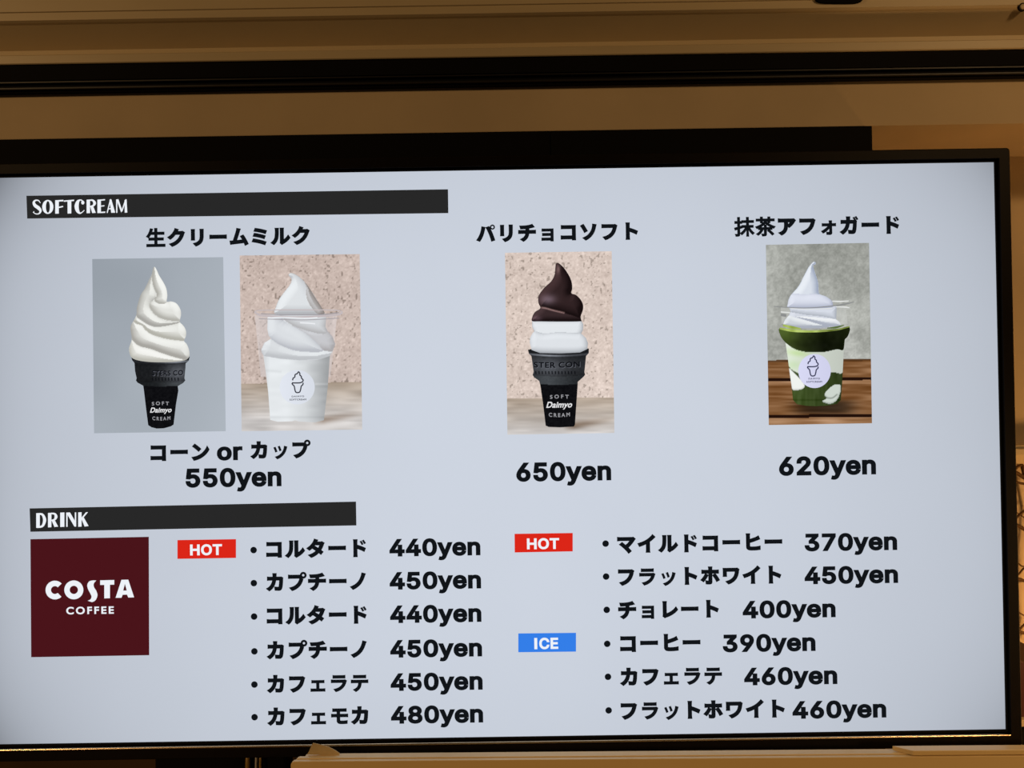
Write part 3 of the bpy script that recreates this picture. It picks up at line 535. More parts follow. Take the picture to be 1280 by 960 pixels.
# heading bars with their display lettering
def quad(a, b, c, d): return np.array([a, b, c, d], float)
bar = flat('heading_bar', [quad((33, 244.7), (560, 236.6), (560.4, 266.4), (34, 273.2))], None, tv, 1, BAR)
bar['label'] = 'black bar lettered SOFTCREAM on the display'
T8 = lambda p: tr(p, 20, 230, 8)
L = [T8(ribbon([(244, 190), (225, 166), (195, 164), (178, 184), (190, 214), (225, 240), (245, 268), (230, 296), (196, 298), (170, 280)], [7, 11, 15, 24, 32, 34, 24, 12, 9, 7])),
     T8(ribbon([(182, 280), (176, 279)], [16, 14], 2)),
     T8([(392, 165), (428, 163), (428, 296), (392, 297)]), T8([(392, 162), (474, 158), (474, 173), (392, 178)]), T8([(425, 228), (470, 218), (472, 231), (425, 241)]),
     T8([(515, 165), (553, 163), (553, 294), (516, 296)]), T8([(478, 165), (580, 156), (581, 170), (478, 178)]),
     T8([(706, 157), (740, 155), (740, 291), (706, 292)]), T8(ribbon([(735, 162), (768, 164), (786, 190), (772, 216), (735, 225)], [12, 18, 28, 18, 10])), T8([(742, 224), (770, 218), (798, 288), (762, 291)]),
     T8([(814, 157), (849, 154), (849, 290), (814, 291)]), T8([(845, 155), (890, 151), (890, 163), (845, 168)]), T8([(845, 216), (884, 212), (884, 223), (845, 227)]), T8([(845, 278), (893, 275), (893, 288), (845, 291)]),
     T8([(940, 152), (952, 152), (917, 289), (906, 289)]), T8([(935, 158), (953, 152), (992, 287), (952, 288)]), T8([(925, 243), (965, 241), (968, 251), (922, 254)]),
     T8([(1001, 154), (1014, 153), (1014, 288), (1001, 288)]), T8([(1004, 154), (1024, 152), (1062, 262), (1052, 286)]), T8([(1092, 154), (1104, 154), (1064, 274), (1050, 278)]), T8([(1085, 162), (1106, 152), (1113, 286), (1087, 287)])]
parts = [fill([p]) for p in L]
parts.append(fill([T8(ell(318, 229, 56, 70)), T8(ell(319, 229, 20, 58))]))
parts.append(fill([T8(ribbon([(668, 186), (660, 166), (640, 160), (618, 178), (606, 224), (618, 272), (645, 292), (684, 262)], [14, 12, 12, 30, 42, 32, 13, 7]))]))
parts.append(fill([T8(ell(668, 186, 16, 19, 16))]))
mesh_px('heading_lettering', parts, WHITE, bar, 2)

bar = flat('heading_bar', [quad((37, 635.5), (445, 627), (445.5, 656.8), (38, 664.7))], None, tv, 1, BAR)
bar['label'] = 'black bar lettered DRINK on the display'
T4 = lambda p: tr(p, 0, 610, 4)
L = [[(181, 126), (199, 125), (199, 199), (181, 199)], ribbon([(190, 130), (212, 133), (223, 160), (212, 190), (184, 196)], [8, 11, 16, 11, 8]),
     [(240, 125), (257, 124), (257, 196), (240, 197)], ribbon([(255, 127), (274, 130), (280, 144), (272, 158), (254, 162)], [7, 10, 15, 9, 6]), [(257, 160), (272, 158), (291, 193), (272, 195)],
     [(301, 123), (322, 122), (322, 194), (301, 195)],
     [(331, 123), (338, 123), (338, 194), (331, 194)], [(331, 123), (350, 122), (381, 176), (381, 193), (372, 193)], [(374, 122), (381, 122), (381, 190), (374, 178)],
     [(391, 122), (408, 121), (408, 193), (391, 194)], [(430, 121), (440, 121), (414, 152), (407, 156), (407, 149)], [(406, 152), (418, 146), (443, 190), (423, 193)]]
mesh_px('heading_lettering', [fill([T4(p)]) for p in L], WHITE, bar, 2)

# square logo panel
lg = flat('logo_panel', [quad((38, 674), (186, 671), (186.5, 819), (39, 821.5))], (74, 20, 26), tv, 1)
lg['label'] = 'dark red square with white coffee shop lettering on the display'
T9 = lambda p: tr(p, 40, 710, 9.143)
def arc_ring(cx, cy, R, r, a0, a1, n=36):
    a = np.radians(np.linspace(a0, a1, n))
    return np.vstack([np.column_stack([cx + R * np.cos(a), cy + R * np.sin(a)]), np.column_stack([cx + r * np.cos(a[::-1]), cy + r * np.sin(a[::-1])])])
cosC = arc_ring(262, 252, 107, 45, 46, 316)
cosS = smooth_line([(735, 143), (692, 142), (652, 155), (631, 195), (640, 240), (663, 285), (680, 325), (668, 358), (637, 374)], 5)
cosS2 = smooth_line([(637, 374), (665, 384), (692, 388), (728, 365), (748, 312), (735, 262), (712, 225), (704, 192), (714, 165), (735, 143)], 5)
parts = [fill([T9(cosC)]), fill([T9(ell(478, 250, 109, 108)), T9(ell(478, 250, 47, 47))]), fill([T9(np.vstack([cosS[:-1], cosS2[:-1]]))]),
         fill([T9([(779, 141), (940, 137), (940, 190), (891, 191), (891, 345), (826, 347), (826, 193), (779, 194)])]),
         fill([T9([(955, 341), (1022, 135), (1100, 133), (1167, 335), (1100, 338), (1086, 304), (1036, 306), (1023, 340)]), T9([(1062, 180), (1042, 258), (1083, 257)])])]
mesh_px('logo_lettering', parts, WHITE, lg, 2)
text('logo_lettering', 'COFFEE', lg, 2, WHITE, 82.9, 142.3, 767.2, 'caps', h=9.4, tag_='b', track=0.14)

# HOT and ICE badges
for q, col, s, x0, x1, y, lab in ((((221.8, 675.1), (295, 673.9), (295, 697.4), (221.8, 698.6)), (219, 38, 24), 'HOT', 237.6, 277.6, 693.3, 'red HOT badge left of the espresso drinks'),
                                  (((643.2, 667.3), (715.9, 666.2), (715.9, 689.2), (643.4, 690.6)), (219, 38, 24), 'HOT', 658.8, 699, 685.7, 'red HOT badge left of the mild coffee row'),
                                  (((647.9, 791.8), (720, 791), (720, 814.5), (647.9, 815.3)), (52, 126, 232), 'ICE', 668, 697.8, 810.6, 'blue ICE badge')):
    b = flat('badge', [quad(*q)], col, tv, 1); b['label'] = lab
    g = text('badge_lettering', 'H' if False else s, b, 2, WHITE, x0, x1, y, 'caps', h=13.6 if s == 'HOT' else 14.0, tag_='k')

# ------------------------------------------------------------------ the four pictures on the menu
def stucco(tone, wood_y, seed, shade):
    def fn(P):
        n = noise(P, 1.7, seed); n2 = noise(P, 4.0, seed + 1); n3 = noise(P, 40, seed + 2)
        c = np.array(tone, float) + ((n2 - 0.5) * 16 + (n - 0.5) * 22 + (n3 - 0.5) * 12)[:, None]
        pit = (noise(P * (1, 0.8), 2.3, seed + 3) > 0.80) & (noise(P, 6.0, seed + 4) > 0.42)
        c[pit] -= (46, 44, 44)
        hi = noise(P + (1.2, 1.4), 2.3, seed + 3) > 0.82
        c[hi & ~pit] += 12
        k = P[:, 1] > wood_y(P[:, 0])
        if k.any():
            Q = P[k]; d = Q[:, 1] - wood_y(Q[:, 0])
            g = noise(Q * (0.10, 1.0), 2.2, seed + 5); g2 = noise(Q * (0.35, 1), 9, seed + 6)
            t = np.clip(d / 45, 0, 1)[:, None]
            a = np.array((172, 156, 140), float); b_ = np.array((206, 202, 200), float)
            c[k] = a * (1 - t) + b_ * t + ((g - 0.5) * 20 + (g2 - 0.5) * 34)[:, None]
            sx, sy, sr = shade; D = Q - (sx, sy); v = D[:, 1] + D[:, 0] * 0.16
            m = np.exp(-(v / 4.5) ** 2) * np.clip(1 - D[:, 0] / sr, 0, 1) * np.clip((D[:, 0] + 14) / 14, 0, 1)
            c[k] -= np.array((58, 70, 80)) * m[:, None]
        return c
    return fn


LW = (-0.25, -0.75, 0.62)
# -- white soft cream in a black cone
ph = painted('menu_picture', [(115.3, 323.8), (279, 321.4), (282.2, 539), (117.6, 541.6)],
             lambda P: np.array((163, 171, 180), float) + ((P[:, 0] - 200) * 0.06 + (P[:, 1] - 430) * 0.03 + (noise(P, 60, 3) - 0.5) * 10)[:, None], tv, 1, 4.0)
ph['label'] = 'picture of white soft cream in a black cone on a grey ground'
TA = lambda p: smooth_line(tr(p, 150, 325, 7.385), 4, True)
TAs = lambda p: tr(p, 150, 325, 7.385)
sil = TA([(316, 62), (336, 85), (360, 140), (400, 205), (428, 265), (437, 330), (432, 384), (470, 382), (520, 400), (555, 450), (564, 500), (553, 570), (585, 605), (608, 650), (609, 700), (592, 748), (615, 775), (637, 830), (640, 890), (600, 925), (500, 940), (380, 944), (260, 940), (160, 925), (105, 898), (86, 850), (84, 810), (108, 735), (98, 650), (102, 600), (126, 560), (150, 510), (154, 450), (166, 400), (192, 320), (228, 265), (265, 190), (290, 140), (303, 90)])
HI, LO = (243, 244, 240), (184, 183, 176)
spec = [(sil, 10, LO, HI, (0.45, -0.3, 0.85)),
        (TA([(84, 810), (108, 735), (180, 800), (280, 828), (400, 868), (520, 905), (610, 920), (500, 945), (380, 948), (260, 942), (160, 928), (100, 900)]), 10, (188, 187, 178), (246, 246, 242), (0.2, -0.7, 0.75)),
        (TA([(98, 610), (126, 565), (200, 600), (300, 690), (430, 730), (592, 748), (620, 775), (640, 830), (640, 895), (600, 920), (510, 898), (400, 865), (280, 820), (180, 795), (115, 740), (96, 660)]), 12, (168, 166, 160), HI, (0.35, -0.65, 0.75)),
        (TA([(122, 560), (150, 515), (200, 560), (270, 600), (350, 615), (480, 595), (545, 575), (585, 605), (610, 650), (610, 700), (592, 745), (430, 728), (300, 690), (238, 650), (200, 605), (150, 590)]), 11, (180, 179, 170), HI, (0.35, -0.6, 0.75)),
        (TA([(303, 90), (290, 140), (265, 190), (226, 265), (190, 320), (164, 400), (152, 450), (150, 518), (200, 560), (270, 602), (350, 618), (480, 597), (550, 577), (555, 560), (420, 560), (330, 515), (278, 450), (285, 400), (325, 350), (330, 300), (305, 200)]), 12, (168, 167, 162), (240, 241, 236), (0.45, -0.5, 0.75)),
        (TA([(270, 410), (300, 378), (370, 366), (430, 386), (470, 381), (520, 398), (557, 450), (565, 500), (556, 562), (480, 562), (400, 548), (335, 515), (285, 460)]), 10, (180, 179, 172), (244, 245, 241), (0.35, -0.6, 0.75)),
        (TA([(316, 60), (337, 85), (362, 140), (402, 205), (430, 265), (439, 330), (434, 384), (400, 405), (345, 398), (318, 370), (338, 320), (312, 260), (297, 190), (302, 90)]), 9, (176, 175, 168), (246, 247, 243), (0.5, -0.4, 0.75))]
painted('ice_cream', sil, lobes(spec), ph, 3, 0.8)
TB = lambda p: tr(p, 150, 440, 9.14)
con = TB([(130, 65), (140, 95), (165, 125), (172, 220), (190, 300), (182, 325), (200, 350), (265, 385), (272, 430), (298, 650), (322, 835), (360, 860), (420, 875), (500, 872), (580, 850), (612, 830), (640, 600), (667, 440), (660, 390), (720, 355), (746, 325), (736, 300), (748, 180), (750, 130), (785, 100), (797, 52), (700, 85), (560, 105), (440, 110), (300, 100), (190, 82)])


def cone_fn(mp, s, ctr, hw, yr, yc, yw, lite):
    """ribbed black wafer cone: rim, cup, shoulder and plain sleeve; lite(x) gives the sheen across it"""
    def fn(P):
        x = (P[:, 0] - ctr) / hw; y = P[:, 1] + 2.2 * (x ** 2)
        g = lite(x); c = np.zeros((len(P), 3)) + np.array((15, 15, 18), float)
        rim = y < yr; cup = (y >= yr) & (y < yc); sh = (y >= yc) & (y < yw)
        f = np.exp(-((y - (yr - 2.2)) / 1.3) ** 2)
        c[rim] = (np.array((26, 27, 30)) + (np.array((118, 122, 128)) * (g * f)[:, None]))[rim]
        t = (y - yr) / (yc - yr)
        c[cup] = (np.array((20, 21, 23)) + np.array((64, 66, 70)) * (g * (0.55 + 0.45 * np.sin(np.clip(t, 0, 1) * math.pi)))[:, None])[cup]
        c[sh] = (np.array((22, 24, 26)) + np.array((46, 48, 50)) * g[:, None])[sh]
        c += (noise(P, 2.0, 9) - 0.5)[:, None] * 9
        return c
    return fn


co = painted('cone', con, cone_fn(None, None, 200.5, 36, 455.5, 478, 483, lambda x: np.clip(0.12 + 0.88 * np.exp(-((x - 0.6) / 0.5) ** 2), 0, 1)), ph, 2, 0.8)
EMB_L = glow('relief_pale', (104, 107, 116)); EMB_D = glow('relief_dark', (14, 15, 20)); PRINT = glow('print_pale', (150, 150, 155)); PRINTW = glow('print_white', (226, 226, 228))
def relief(parent, s, x0, x1, y, h, arc, row2, ticks):
    text('relief_lettering', s, parent, 3, EMB_L, x0 + 0.5, x1 + 0.5, y + 0.5, 'caps', h=h, tag_='b', track=0.05, arc=arc)
    text('relief_lettering', s, parent, 4, EMB_D, x0, x1, y, 'caps', h=h, tag_='b', track=0.05, arc=arc)
    n = ticks; q = []
    for i in range(n):
        x = row2[0] + (row2[1] - row2[0]) * i / n; q.append([(x, row2[2] - 1.9), (x + 1.3, row2[2] - 1.9), (x + 1.6, row2[2] + 1.9), (x + 0.3, row2[2] + 1.9)])
    flat('relief_marks', [np.array(k) for k in q], None, parent, 3, EMB_D)
relief(co, 'STERS CO', 190, 229, 469.5, 6.6, 0.0016, (190, 226, 473.9), 9)
text('cone_lettering', 'SOFT', co, 3, PRINT, 189.8, 211.2, 506.2, 'caps', h=4.6, tag_='b', track=0.28, arc=-0.004)
text('cone_lettering', 'Daimyo', co, 3, PRINTW, 187.5, 214, 515.4, 'caps', h=6.4, tag_='b', shear=0.3)
text('cone_lettering', 'CREAM', co, 3, PRINT, 190.5, 213, 525.4, 'caps', h=4.6, tag_='b', track=0.22, arc=0.006)

# -- white soft cream in a clear cup
ph = painted('menu_picture', [(299.6, 319.4), (449.6, 317.6), (452.8, 537), (302, 539)], stucco((201, 183, 174), lambda x: 478.5 - (x - 380) * 0.012, 11, (404, 525, 56)), tv, 1, 1.0)
ph['label'] = 'picture of white soft cream in a clear cup before a rough pink wall'
TC = lambda p: tr(p, 310, 330, 7.385)
TD = lambda p: tr(p, 310, 430, 8.346)
painted('cup_wall', [(318.5, 394), (326, 471), (413, 471), (421.5, 394)], lambda P: np.zeros((len(P), 3)) + (212, 204, 204) + ((np.abs(P[:, 0] - 370) > 46) * 10)[:, None], ph, 2, 1.5, DISP_A)
rim = [ribbon(TC([(60, 440), (110, 428), (300, 424), (600, 424), (800, 426), (872, 440)]), 1.3), ribbon(TC([(60, 442), (110, 470), (250, 484), (450, 490), (700, 480), (840, 464), (872, 442)]), [2.0, 2.6, 2.4, 2.0, 2.4, 2.6, 2.0])]
crm = np.vstack([TC([(183, 480), (178, 600), (190, 660), (212, 690), (150, 728), (122, 790), (122, 810), (140, 845)]), TD([(165, 130), (210, 500), (232, 792), (310, 810), (460, 806), (490, 796), (530, 808), (700, 818), (792, 795), (832, 450), (853, 130)]), TC([(775, 810), (806, 740), (780, 670), (735, 620), (716, 580), (722, 480)])])
body = np.vstack([TD([(158, 104), (186, 300), (210, 500), (232, 792), (310, 811), (460, 806), (490, 796), (530, 808), (700, 818), (792, 795), (832, 450), (856, 104), (760, 150), (600, 162), (420, 150), (250, 128)])])
W_HI, W_LO = (226, 230, 234), (148, 150, 156)
def cupf(P):
    t = (P[:, 0] - 331) / 78
    s = np.interp(t, [0, 0.08, 0.35, 0.65, 0.85, 1.0], [0.93, 1.0, 1.0, 0.92, 0.80, 0.70])[:, None]
    c = np.array((231, 235, 238), float) * s
    c -= 9 * np.exp(-((P[:, 1] - (463 + (P[:, 0] - 331) * 0.09)) / 1.6) ** 2 * 1.0)[:, None] * (P[:, 0] < 352)[:, None]
    c -= 10 * np.exp(-((P[:, 1] - 521.5) / 1.4) ** 2)[:, None]
    c -= 12 * np.exp(-((P[:, 1] - 483) / 2.0) ** 2)[:, None] * (P[:, 0] > 392)[:, None]
    c += 14 * np.exp(-((P[:, 1] - 480) / 1.2) ** 2)[:, None] * (P[:, 0] > 394)[:, None]
    c += (noise(P * (0.3, 1), 5, 4) - 0.5)[:, None] * 10
    return c
A0 = np.vstack([TC([(183, 470), (178, 600), (190, 660), (212, 690), (150, 728), (122, 790), (124, 812), (145, 850)]), TC([(300, 875), (480, 890), (650, 885), (752, 850), (778, 812), (806, 740), (780, 670), (735, 620), (716, 580), (722, 470)])])
spec = [(A0, 8, (188, 190, 195), (234, 238, 241), (-0.4, -0.6, 0.75)),
        (TC([(212, 688), (150, 728), (120, 795), (145, 850), (300, 875), (480, 890), (650, 885), (755, 850), (780, 812), (700, 800), (560, 815), (430, 800), (300, 752)]), 9, (192, 195, 199), (232, 236, 239), (-0.4, -0.75, 0.6)),
        (TC([(400, 560), (560, 600), (720, 590), (740, 622), (782, 672), (808, 742), (780, 812), (700, 800), (640, 780)]), 10, (172, 170, 172), (214, 216, 221), (-0.5, -0.6, 0.7)),
        (smooth_line(TC([(183, 400), (176, 600), (190, 662), (215, 692), (300, 750), (430, 798), (560, 812), (690, 806), (650, 745), (540, 645), (430, 580), (330, 520), (280, 400)]), 4, True), 12, (186, 189, 196), (236, 240, 243), (-0.5, -0.6, 0.7)),
        (smooth_line(TC([(280, 400), (335, 512), (430, 575), (540, 615), (650, 642), (722, 640), (716, 580), (726, 400)]), 4, True), 10, (182, 182, 184), (222, 226, 230), (-0.3, -0.6, 0.8))]
painted('cup', body, cupf, ph, 3, 1.0)
painted('ice_cream', A0, lobes(spec), ph, 4, 0.9)
top = smooth_line(TC([(385, 86), (402, 84), (432, 94), (482, 126), (542, 186), (592, 260), (642, 340), (702, 438), (700, 462), (600, 468), (400, 468), (250, 460), (256, 400), (290, 320), (342, 250), (390, 185), (402, 140), (384, 118), (374, 100)]), 4, True)
shade = smooth_line(TC([(520, 165), (545, 186), (592, 260), (642, 340), (704, 438), (700, 464), (640, 462), (560, 360), (535, 270), (540, 220)]), 4, True)
f0 = lobes([(top, 13, (178, 180, 184), (236, 240, 243), (-0.45, -0.5, 0.78))])
f1 = lobes([(shade, 12, (140, 132, 128), (206, 206, 208), (-0.5, -0.3, 0.8))])
def topf(P):
    c = f0(P); k = inside(P, shade); c[k] = f1(P[k])
    c += 10 * np.exp(-((nearest(P, shade)[0]) / 0.8) ** 2)[:, None] * (~k)[:, None]
    return c
painted('ice_cream', top, topf, ph, 5, 0.8)
flat('cup_rim', rim, (196, 186, 188), ph, 6)
flat('cup_rim', [ribbon(TC([(120, 458), (300, 468), (500, 470), (700, 466), (840, 448)]), 1.1), ribbon(TC([(100, 505), (300, 512), (540, 516), (840, 500)]), 0.9)], (160, 156, 162), ph, 7)
flat('cup_rim', [ribbon(TC([(180, 500), (300, 492), (520, 500), (640, 494)]), 1.4), ribbon(TC([(480, 542), (560, 546), (620, 552)]), 1.6)], (236, 238, 242), ph, 8)


def sticker(parent, c, rx, ry, col, ink, isc, ic, tx, layer):
    st_ = painted('sticker', ell(c[0], c[1], rx, ry, 48), lambda P: np.array(col, float) + ((c[0] - P[:, 0]) * 0.25)[:, None], parent, layer, 2.0)
    Q = lambda p: (np.asarray(p, float) - (515, 400)) / isc + ic
    lines = [ribbon(Q([(466, 380), (470, 358), (488, 345), (492, 320), (515, 308), (527, 290), (540, 305), (542, 325), (556, 338), (558, 355), (576, 378), (562, 398), (530, 406), (458, 406)]), 13 / isc, 4),
             ribbon(Q([(458, 408), (466, 424), (482, 440), (490, 480), (500, 503), (520, 507), (540, 500), (550, 470), (556, 440), (572, 424), (576, 404)]), 13 / isc, 4)]
    flat('sticker_icon', lines, ink, st_, layer + 1)
    m = glow('sticker_ink', ink)
    text('sticker_lettering', 'DAIMYO', st_, layer + 1, m, tx[0] + 2.6, tx[1] - 2.6, tx[2], 'caps', h=2.0, tag_='b', track=0.1)
    text('sticker_lettering', 'SOFTCREAM', st_, layer + 1, m, tx[0], tx[1], tx[2] + 4.0, 'caps', h=2.2, tag_='b', track=0.06)
    return st_
sticker(ph, (371.5, 484), 22.0, 21.5, (221, 226, 236), (58, 60, 70), 8.346, (371.7, 477.9), (362, 382.8, 496.4), 4)

# -- chocolate dipped soft cream
ph = painted('menu_picture', [(631.2, 316), (764.6, 314), (768, 541.2), (634.3, 543.4)], stucco((217, 200, 190), lambda x: 497.5 - (x - 700) * 0.012, 31, (718, 532, 56)), tv, 1, 1.0)
ph['label'] = 'picture of chocolate topped soft cream in a black cone'
TE = lambda p: tr(p, 650, 325, 8.0)
TF = lambda p: tr(p, 650, 430, 8.35)
con = TF([(83, 60), (92, 100), (118, 125), (125, 170), (142, 290), (131, 325), (150, 350), (200, 385), (212, 430), (240, 620), (268, 852), (300, 866), (420, 870), (562, 862), (574, 840), (602, 430), (603, 395), (660, 345), (680, 322), (672, 295), (690, 125), (718, 95), (719, 48), (700, 46), (600, 75), (400, 90), (200, 88), (120, 52)])
co = painted('cone', con, cone_fn(None, None, 698, 36, 447, 470.5, 481, lambda x: np.clip(0.35 + 0.65 * np.exp(-((x + 0.35) / 0.6) ** 2), 0, 1)), ph, 2, 0.8)
relief(co, 'STER CON', 667.5, 725, 459.5, 7.2, 0.0010, (669, 722, 465.8), 13)
text('cone_lettering', 'SOFT', co, 3, PRINT, 687.5, 711, 497.8, 'caps', h=4.8, tag_='b', track=0.3, arc=-0.004)
text('cone_lettering', 'Daimyo', co, 3, PRINTW, 682.8, 714.5, 509.3, 'caps', h=7.6, tag_='b', shear=0.3)
text('cone_lettering', 'CREAM', co, 3, PRINT, 686, 712.5, 521.2, 'caps', h=5.0, tag_='b', track=0.22, arc=0.005)
wh = TE([(120, 606), (300, 612), (612, 606), (632, 640), (630, 700), (612, 735), (660, 780), (679, 830), (674, 890), (600, 925), (400, 935), (200, 930), (116, 900), (98, 830), (100, 780), (122, 735), (142, 712), (122, 670)])
painted('ice_cream', wh, lobes([(wh, 7, (170, 174, 180), (232, 236, 240), (-0.3, -0.2, 0.93)),
                                (smooth_line(TE([(142, 712), (240, 735), (380, 722), (560, 730), (612, 735), (664, 780), (684, 840), (676, 895), (600, 930), (400, 935), (200, 930), (110, 900), (94, 830), (100, 775)]), 4, True), 9, (158, 162, 168), (231, 235, 240), (-0.3, -0.35, 0.88))]), ph, 3, 0.8)
TEs = lambda p: smooth_line(TE(p), 4, True)
ch = TEs([(370, 30), (396, 38), (440, 80), (490, 155), (516, 220), (522, 285), (513, 332), (560, 350), (606, 395), (631, 450), (628, 505), (606, 565), (612, 600), (600, 614), (400, 616), (200, 614), (122, 611), (123, 570), (150, 520), (203, 482), (185, 430), (183, 370), (202, 330), (250, 270), (310, 215), (345, 150), (353, 80), (358, 42)])
mid = TEs([(205, 472), (185, 430), (183, 370), (202, 330), (250, 270), (310, 215), (345, 150), (353, 80), (372, 28), (396, 38), (440, 80), (490, 155), (516, 220), (523, 285), (514, 332), (560, 350), (606, 395), (632, 450), (628, 505), (605, 572), (540, 560), (440, 530), (330, 500), (250, 478)])
f2 = lobes([(ch, 8, (26, 17, 18), (74, 56, 58), (-0.5, -0.6, 0.62)), (mid, 12, (24, 15, 16), (70, 51, 52), (-0.65, -0.55, 0.55))])
def chof(P):
    c = f2(P); q = TE([(280, 395)])[0]; d = P - q
    c += np.array((62, 58, 66)) * np.exp(-((d[:, 0] * 0.9 + d[:, 1] * 0.4) / 9) ** 2 - ((d[:, 1] - d[:, 0] * 0.15) / 6.5) ** 2)[:, None]
    q = TE([(385, 90)])[0]; d = P - q
    c += np.array((52, 46, 44)) * np.exp(-((d[:, 0] + d[:, 1] * 0.15) / 2.6) ** 2 - ((d[:, 1]) / 6) ** 2)[:, None]
    r = ribbon(TE([(215, 474), (260, 482), (330, 502), (440, 528)]), 0.6)
    c += np.array((95, 78, 74)) * np.exp(-(nearest(P, r)[0] / 0.8) ** 2)[:, None]
    q = TE([(170, 585)])[0]; d = P - q
    c += np.array((44, 36, 42)) * np.exp(-(d[:, 0] / 6) ** 2 - (d[:, 1] / 3.2) ** 2)[:, None]
    return c
o = painted('chocolate_coating', ch, chof, ph, 4, 0.8)

# -- matcha affogato
def bench(P):
    x, y = P[:, 0], P[:, 1]
    c = np.array((166, 168, 162), float) + ((noise(P, 5, 41) - 0.5) * 22 + (noise(P, 1.6, 42) - 0.5) * 20 + (noise(P, 30, 43) - 0.5) * 30 + (y - 380) * 0.10)[:, None]
    yb = 449.5 - (x - 1020) * 0.012
    g1, g2 = 474 - (x - 1020) * 0.012, 520 - (x - 1020) * 0.012
    k = y > yb
    wood = np.array((132, 92, 58), float) + ((noise(P * (0.08, 1), 2.0, 44) - 0.5) * 46 + (noise(P * (0.3, 1), 9, 45) - 0.5) * 30)[:, None]
    wood += np.where(y > g2, 26, np.where((y > g1) & (y < g1 + 6), 30, 0))[:, None]
    wood = np.where((np.abs(y - yb - 1) < 1.3)[:, None], wood * 0.72, wood)
    wood = np.where(((np.abs(y - g1) < 1.8) | (np.abs(y - g2) < 2.0))[:, None], np.array((34, 16, 10), float), wood)
    m = np.exp(-((x - 1030) / 38) ** 4 - ((y - 509) / 9) ** 4)
    wood = wood * (1 - 0.62 * m[:, None])
    c[k] = wood[k]
    return c
ph = painted('menu_picture', [(957.3, 306), (1086.3, 303.6), (1090, 529), (961, 531.3)], bench, tv, 1, 1.0)
ph['label'] = 'picture of a green and white matcha affogato on a wooden bench'
TG = lambda p: tr(p, 960, 320, 8.725)
TH = lambda p: tr(p, 960, 400, 8.0)
painted('cup_wall', TG([(140, 560), (150, 740), (870, 740), (850, 560)]), lambda P: np.zeros((len(P), 3)) + (200, 202, 198), ph, 2, 1.5, DISP_A)
body = TH([(150, 120), (176, 235), (198, 380), (215, 520), (236, 660), (250, 800), (290, 842), (380, 858), (480, 862), (600, 856), (690, 838), (728, 800), (742, 620), (758, 300), (768, 200), (780, 120)])
wa = smooth_line(TH([(172, 225), (250, 283), (380, 320), (560, 320), (690, 292), (762, 296), (748, 522), (640, 520), (560, 560), (420, 570), (290, 525), (212, 468), (196, 370)]), 4, True)
wb = smooth_line(TH([(208, 488), (250, 522), (310, 580), (366, 650), (345, 690), (285, 700), (234, 680)]), 4, True)
wc = smooth_line(TH([(565, 745), (605, 690), (670, 646), (722, 652), (724, 720), (684, 805), (620, 838), (545, 815), (585, 785)]), 4, True)
def cup4(P):
    t = (P[:, 0] - 988) / 64
    c = np.array((60, 76, 36), float) * np.interp(t, [-0.2, 0, 0.2, 0.5, 0.8, 1.1], [1.0, 1.15, 1.05, 0.95, 0.85, 0.7])[:, None]
    c += ((noise(P * (1, 0.15), 2.5, 51) - 0.5) * 18)[:, None]
    c -= 14 * np.exp(-((P[:, 1] - 500) / 1.0) ** 2)[:, None]
    k = inside(P, wa); s = np.interp(t, [0, 0.2, 0.4, 0.8, 1.0], [1.06, 1.02, 0.97, 0.92, 0.90])
    c[k] = (np.array((214, 221, 210), float) * s[:, None])[k]
    gm = np.exp(-((P[:, 1] - (443 - np.abs(P[:, 0] - 1010) * 0.12)) / 4.5) ** 2 - ((P[:, 0] - 997) / 16) ** 2)
    c[k] -= (np.array((22, 6, 48)) * gm[:, None])[k]
    gm = np.exp(-((P[:, 1] - 456) / 7) ** 2 - ((P[:, 0] - 992) / 12) ** 2)
    c[k] -= (np.array((18, 6, 30)) * gm[:, None])[k]
    for q, col in ((wb, (240, 243, 238)), (wc, (206, 214, 206))):
        k = inside(P, q); r, d = nearest(P, q)
        c[k] = (np.array(col, float) - 46 * np.clip(1 - r / 2.2, 0, 1)[:, None] * np.clip(d[:, 1] * 0.7 + 0.3, 0, 1)[:, None])[k]
    m = np.exp(-(nearest(P, ribbon(TH([(570, 775), (640, 780), (690, 745)]), 0.3))[0] / 0.8) ** 2)
    c -= 60 * m[:, None] * inside(P, wc)[:, None]
    return c
painted('cup', body, cup4, ph, 3, 0.9)
crA = TG([(222, 540), (246, 600), (228, 645), (180, 700), (163, 752), (200, 790), (560, 790), (800, 760), (780, 720), (744, 690), (750, 540)])
spec = [(crA, 8, (166, 172, 184), (224, 228, 238), (-0.4, -0.5, 0.8)),
        (TG([(246, 610), (400, 640), (600, 660), (750, 690), (744, 690), (750, 560), (225, 560)]), 8, (172, 178, 188), (220, 225, 236), (-0.4, -0.3, 0.85)),
        (smooth_line(TG([(228, 650), (300, 672), (460, 710), (620, 750), (560, 785), (300, 790), (160, 760), (185, 700)]), 4, True), 6, (170, 176, 188), (238, 242, 244), (-0.2, -0.85, 0.55)),
        (smooth_line(TG([(300, 660), (480, 665), (640, 680), (740, 690), (800, 745), (760, 775), (620, 760), (460, 715)]), 4, True), 6, (170, 176, 190), (240, 243, 246), (-0.1, -0.85, 0.55))]
painted('ice_cream', crA, lobes(spec), ph, 4, 0.8)
top = smooth_line(TG([(490, 66), (515, 66), (523, 80), (510, 96), (492, 104), (506, 160), (530, 230), (548, 290), (552, 345), (560, 412), (630, 440), (692, 485), (708, 530), (690, 560), (450, 572), (230, 566), (216, 520), (230, 460), (262, 410), (332, 330), (390, 220), (440, 125)]), 4, True)
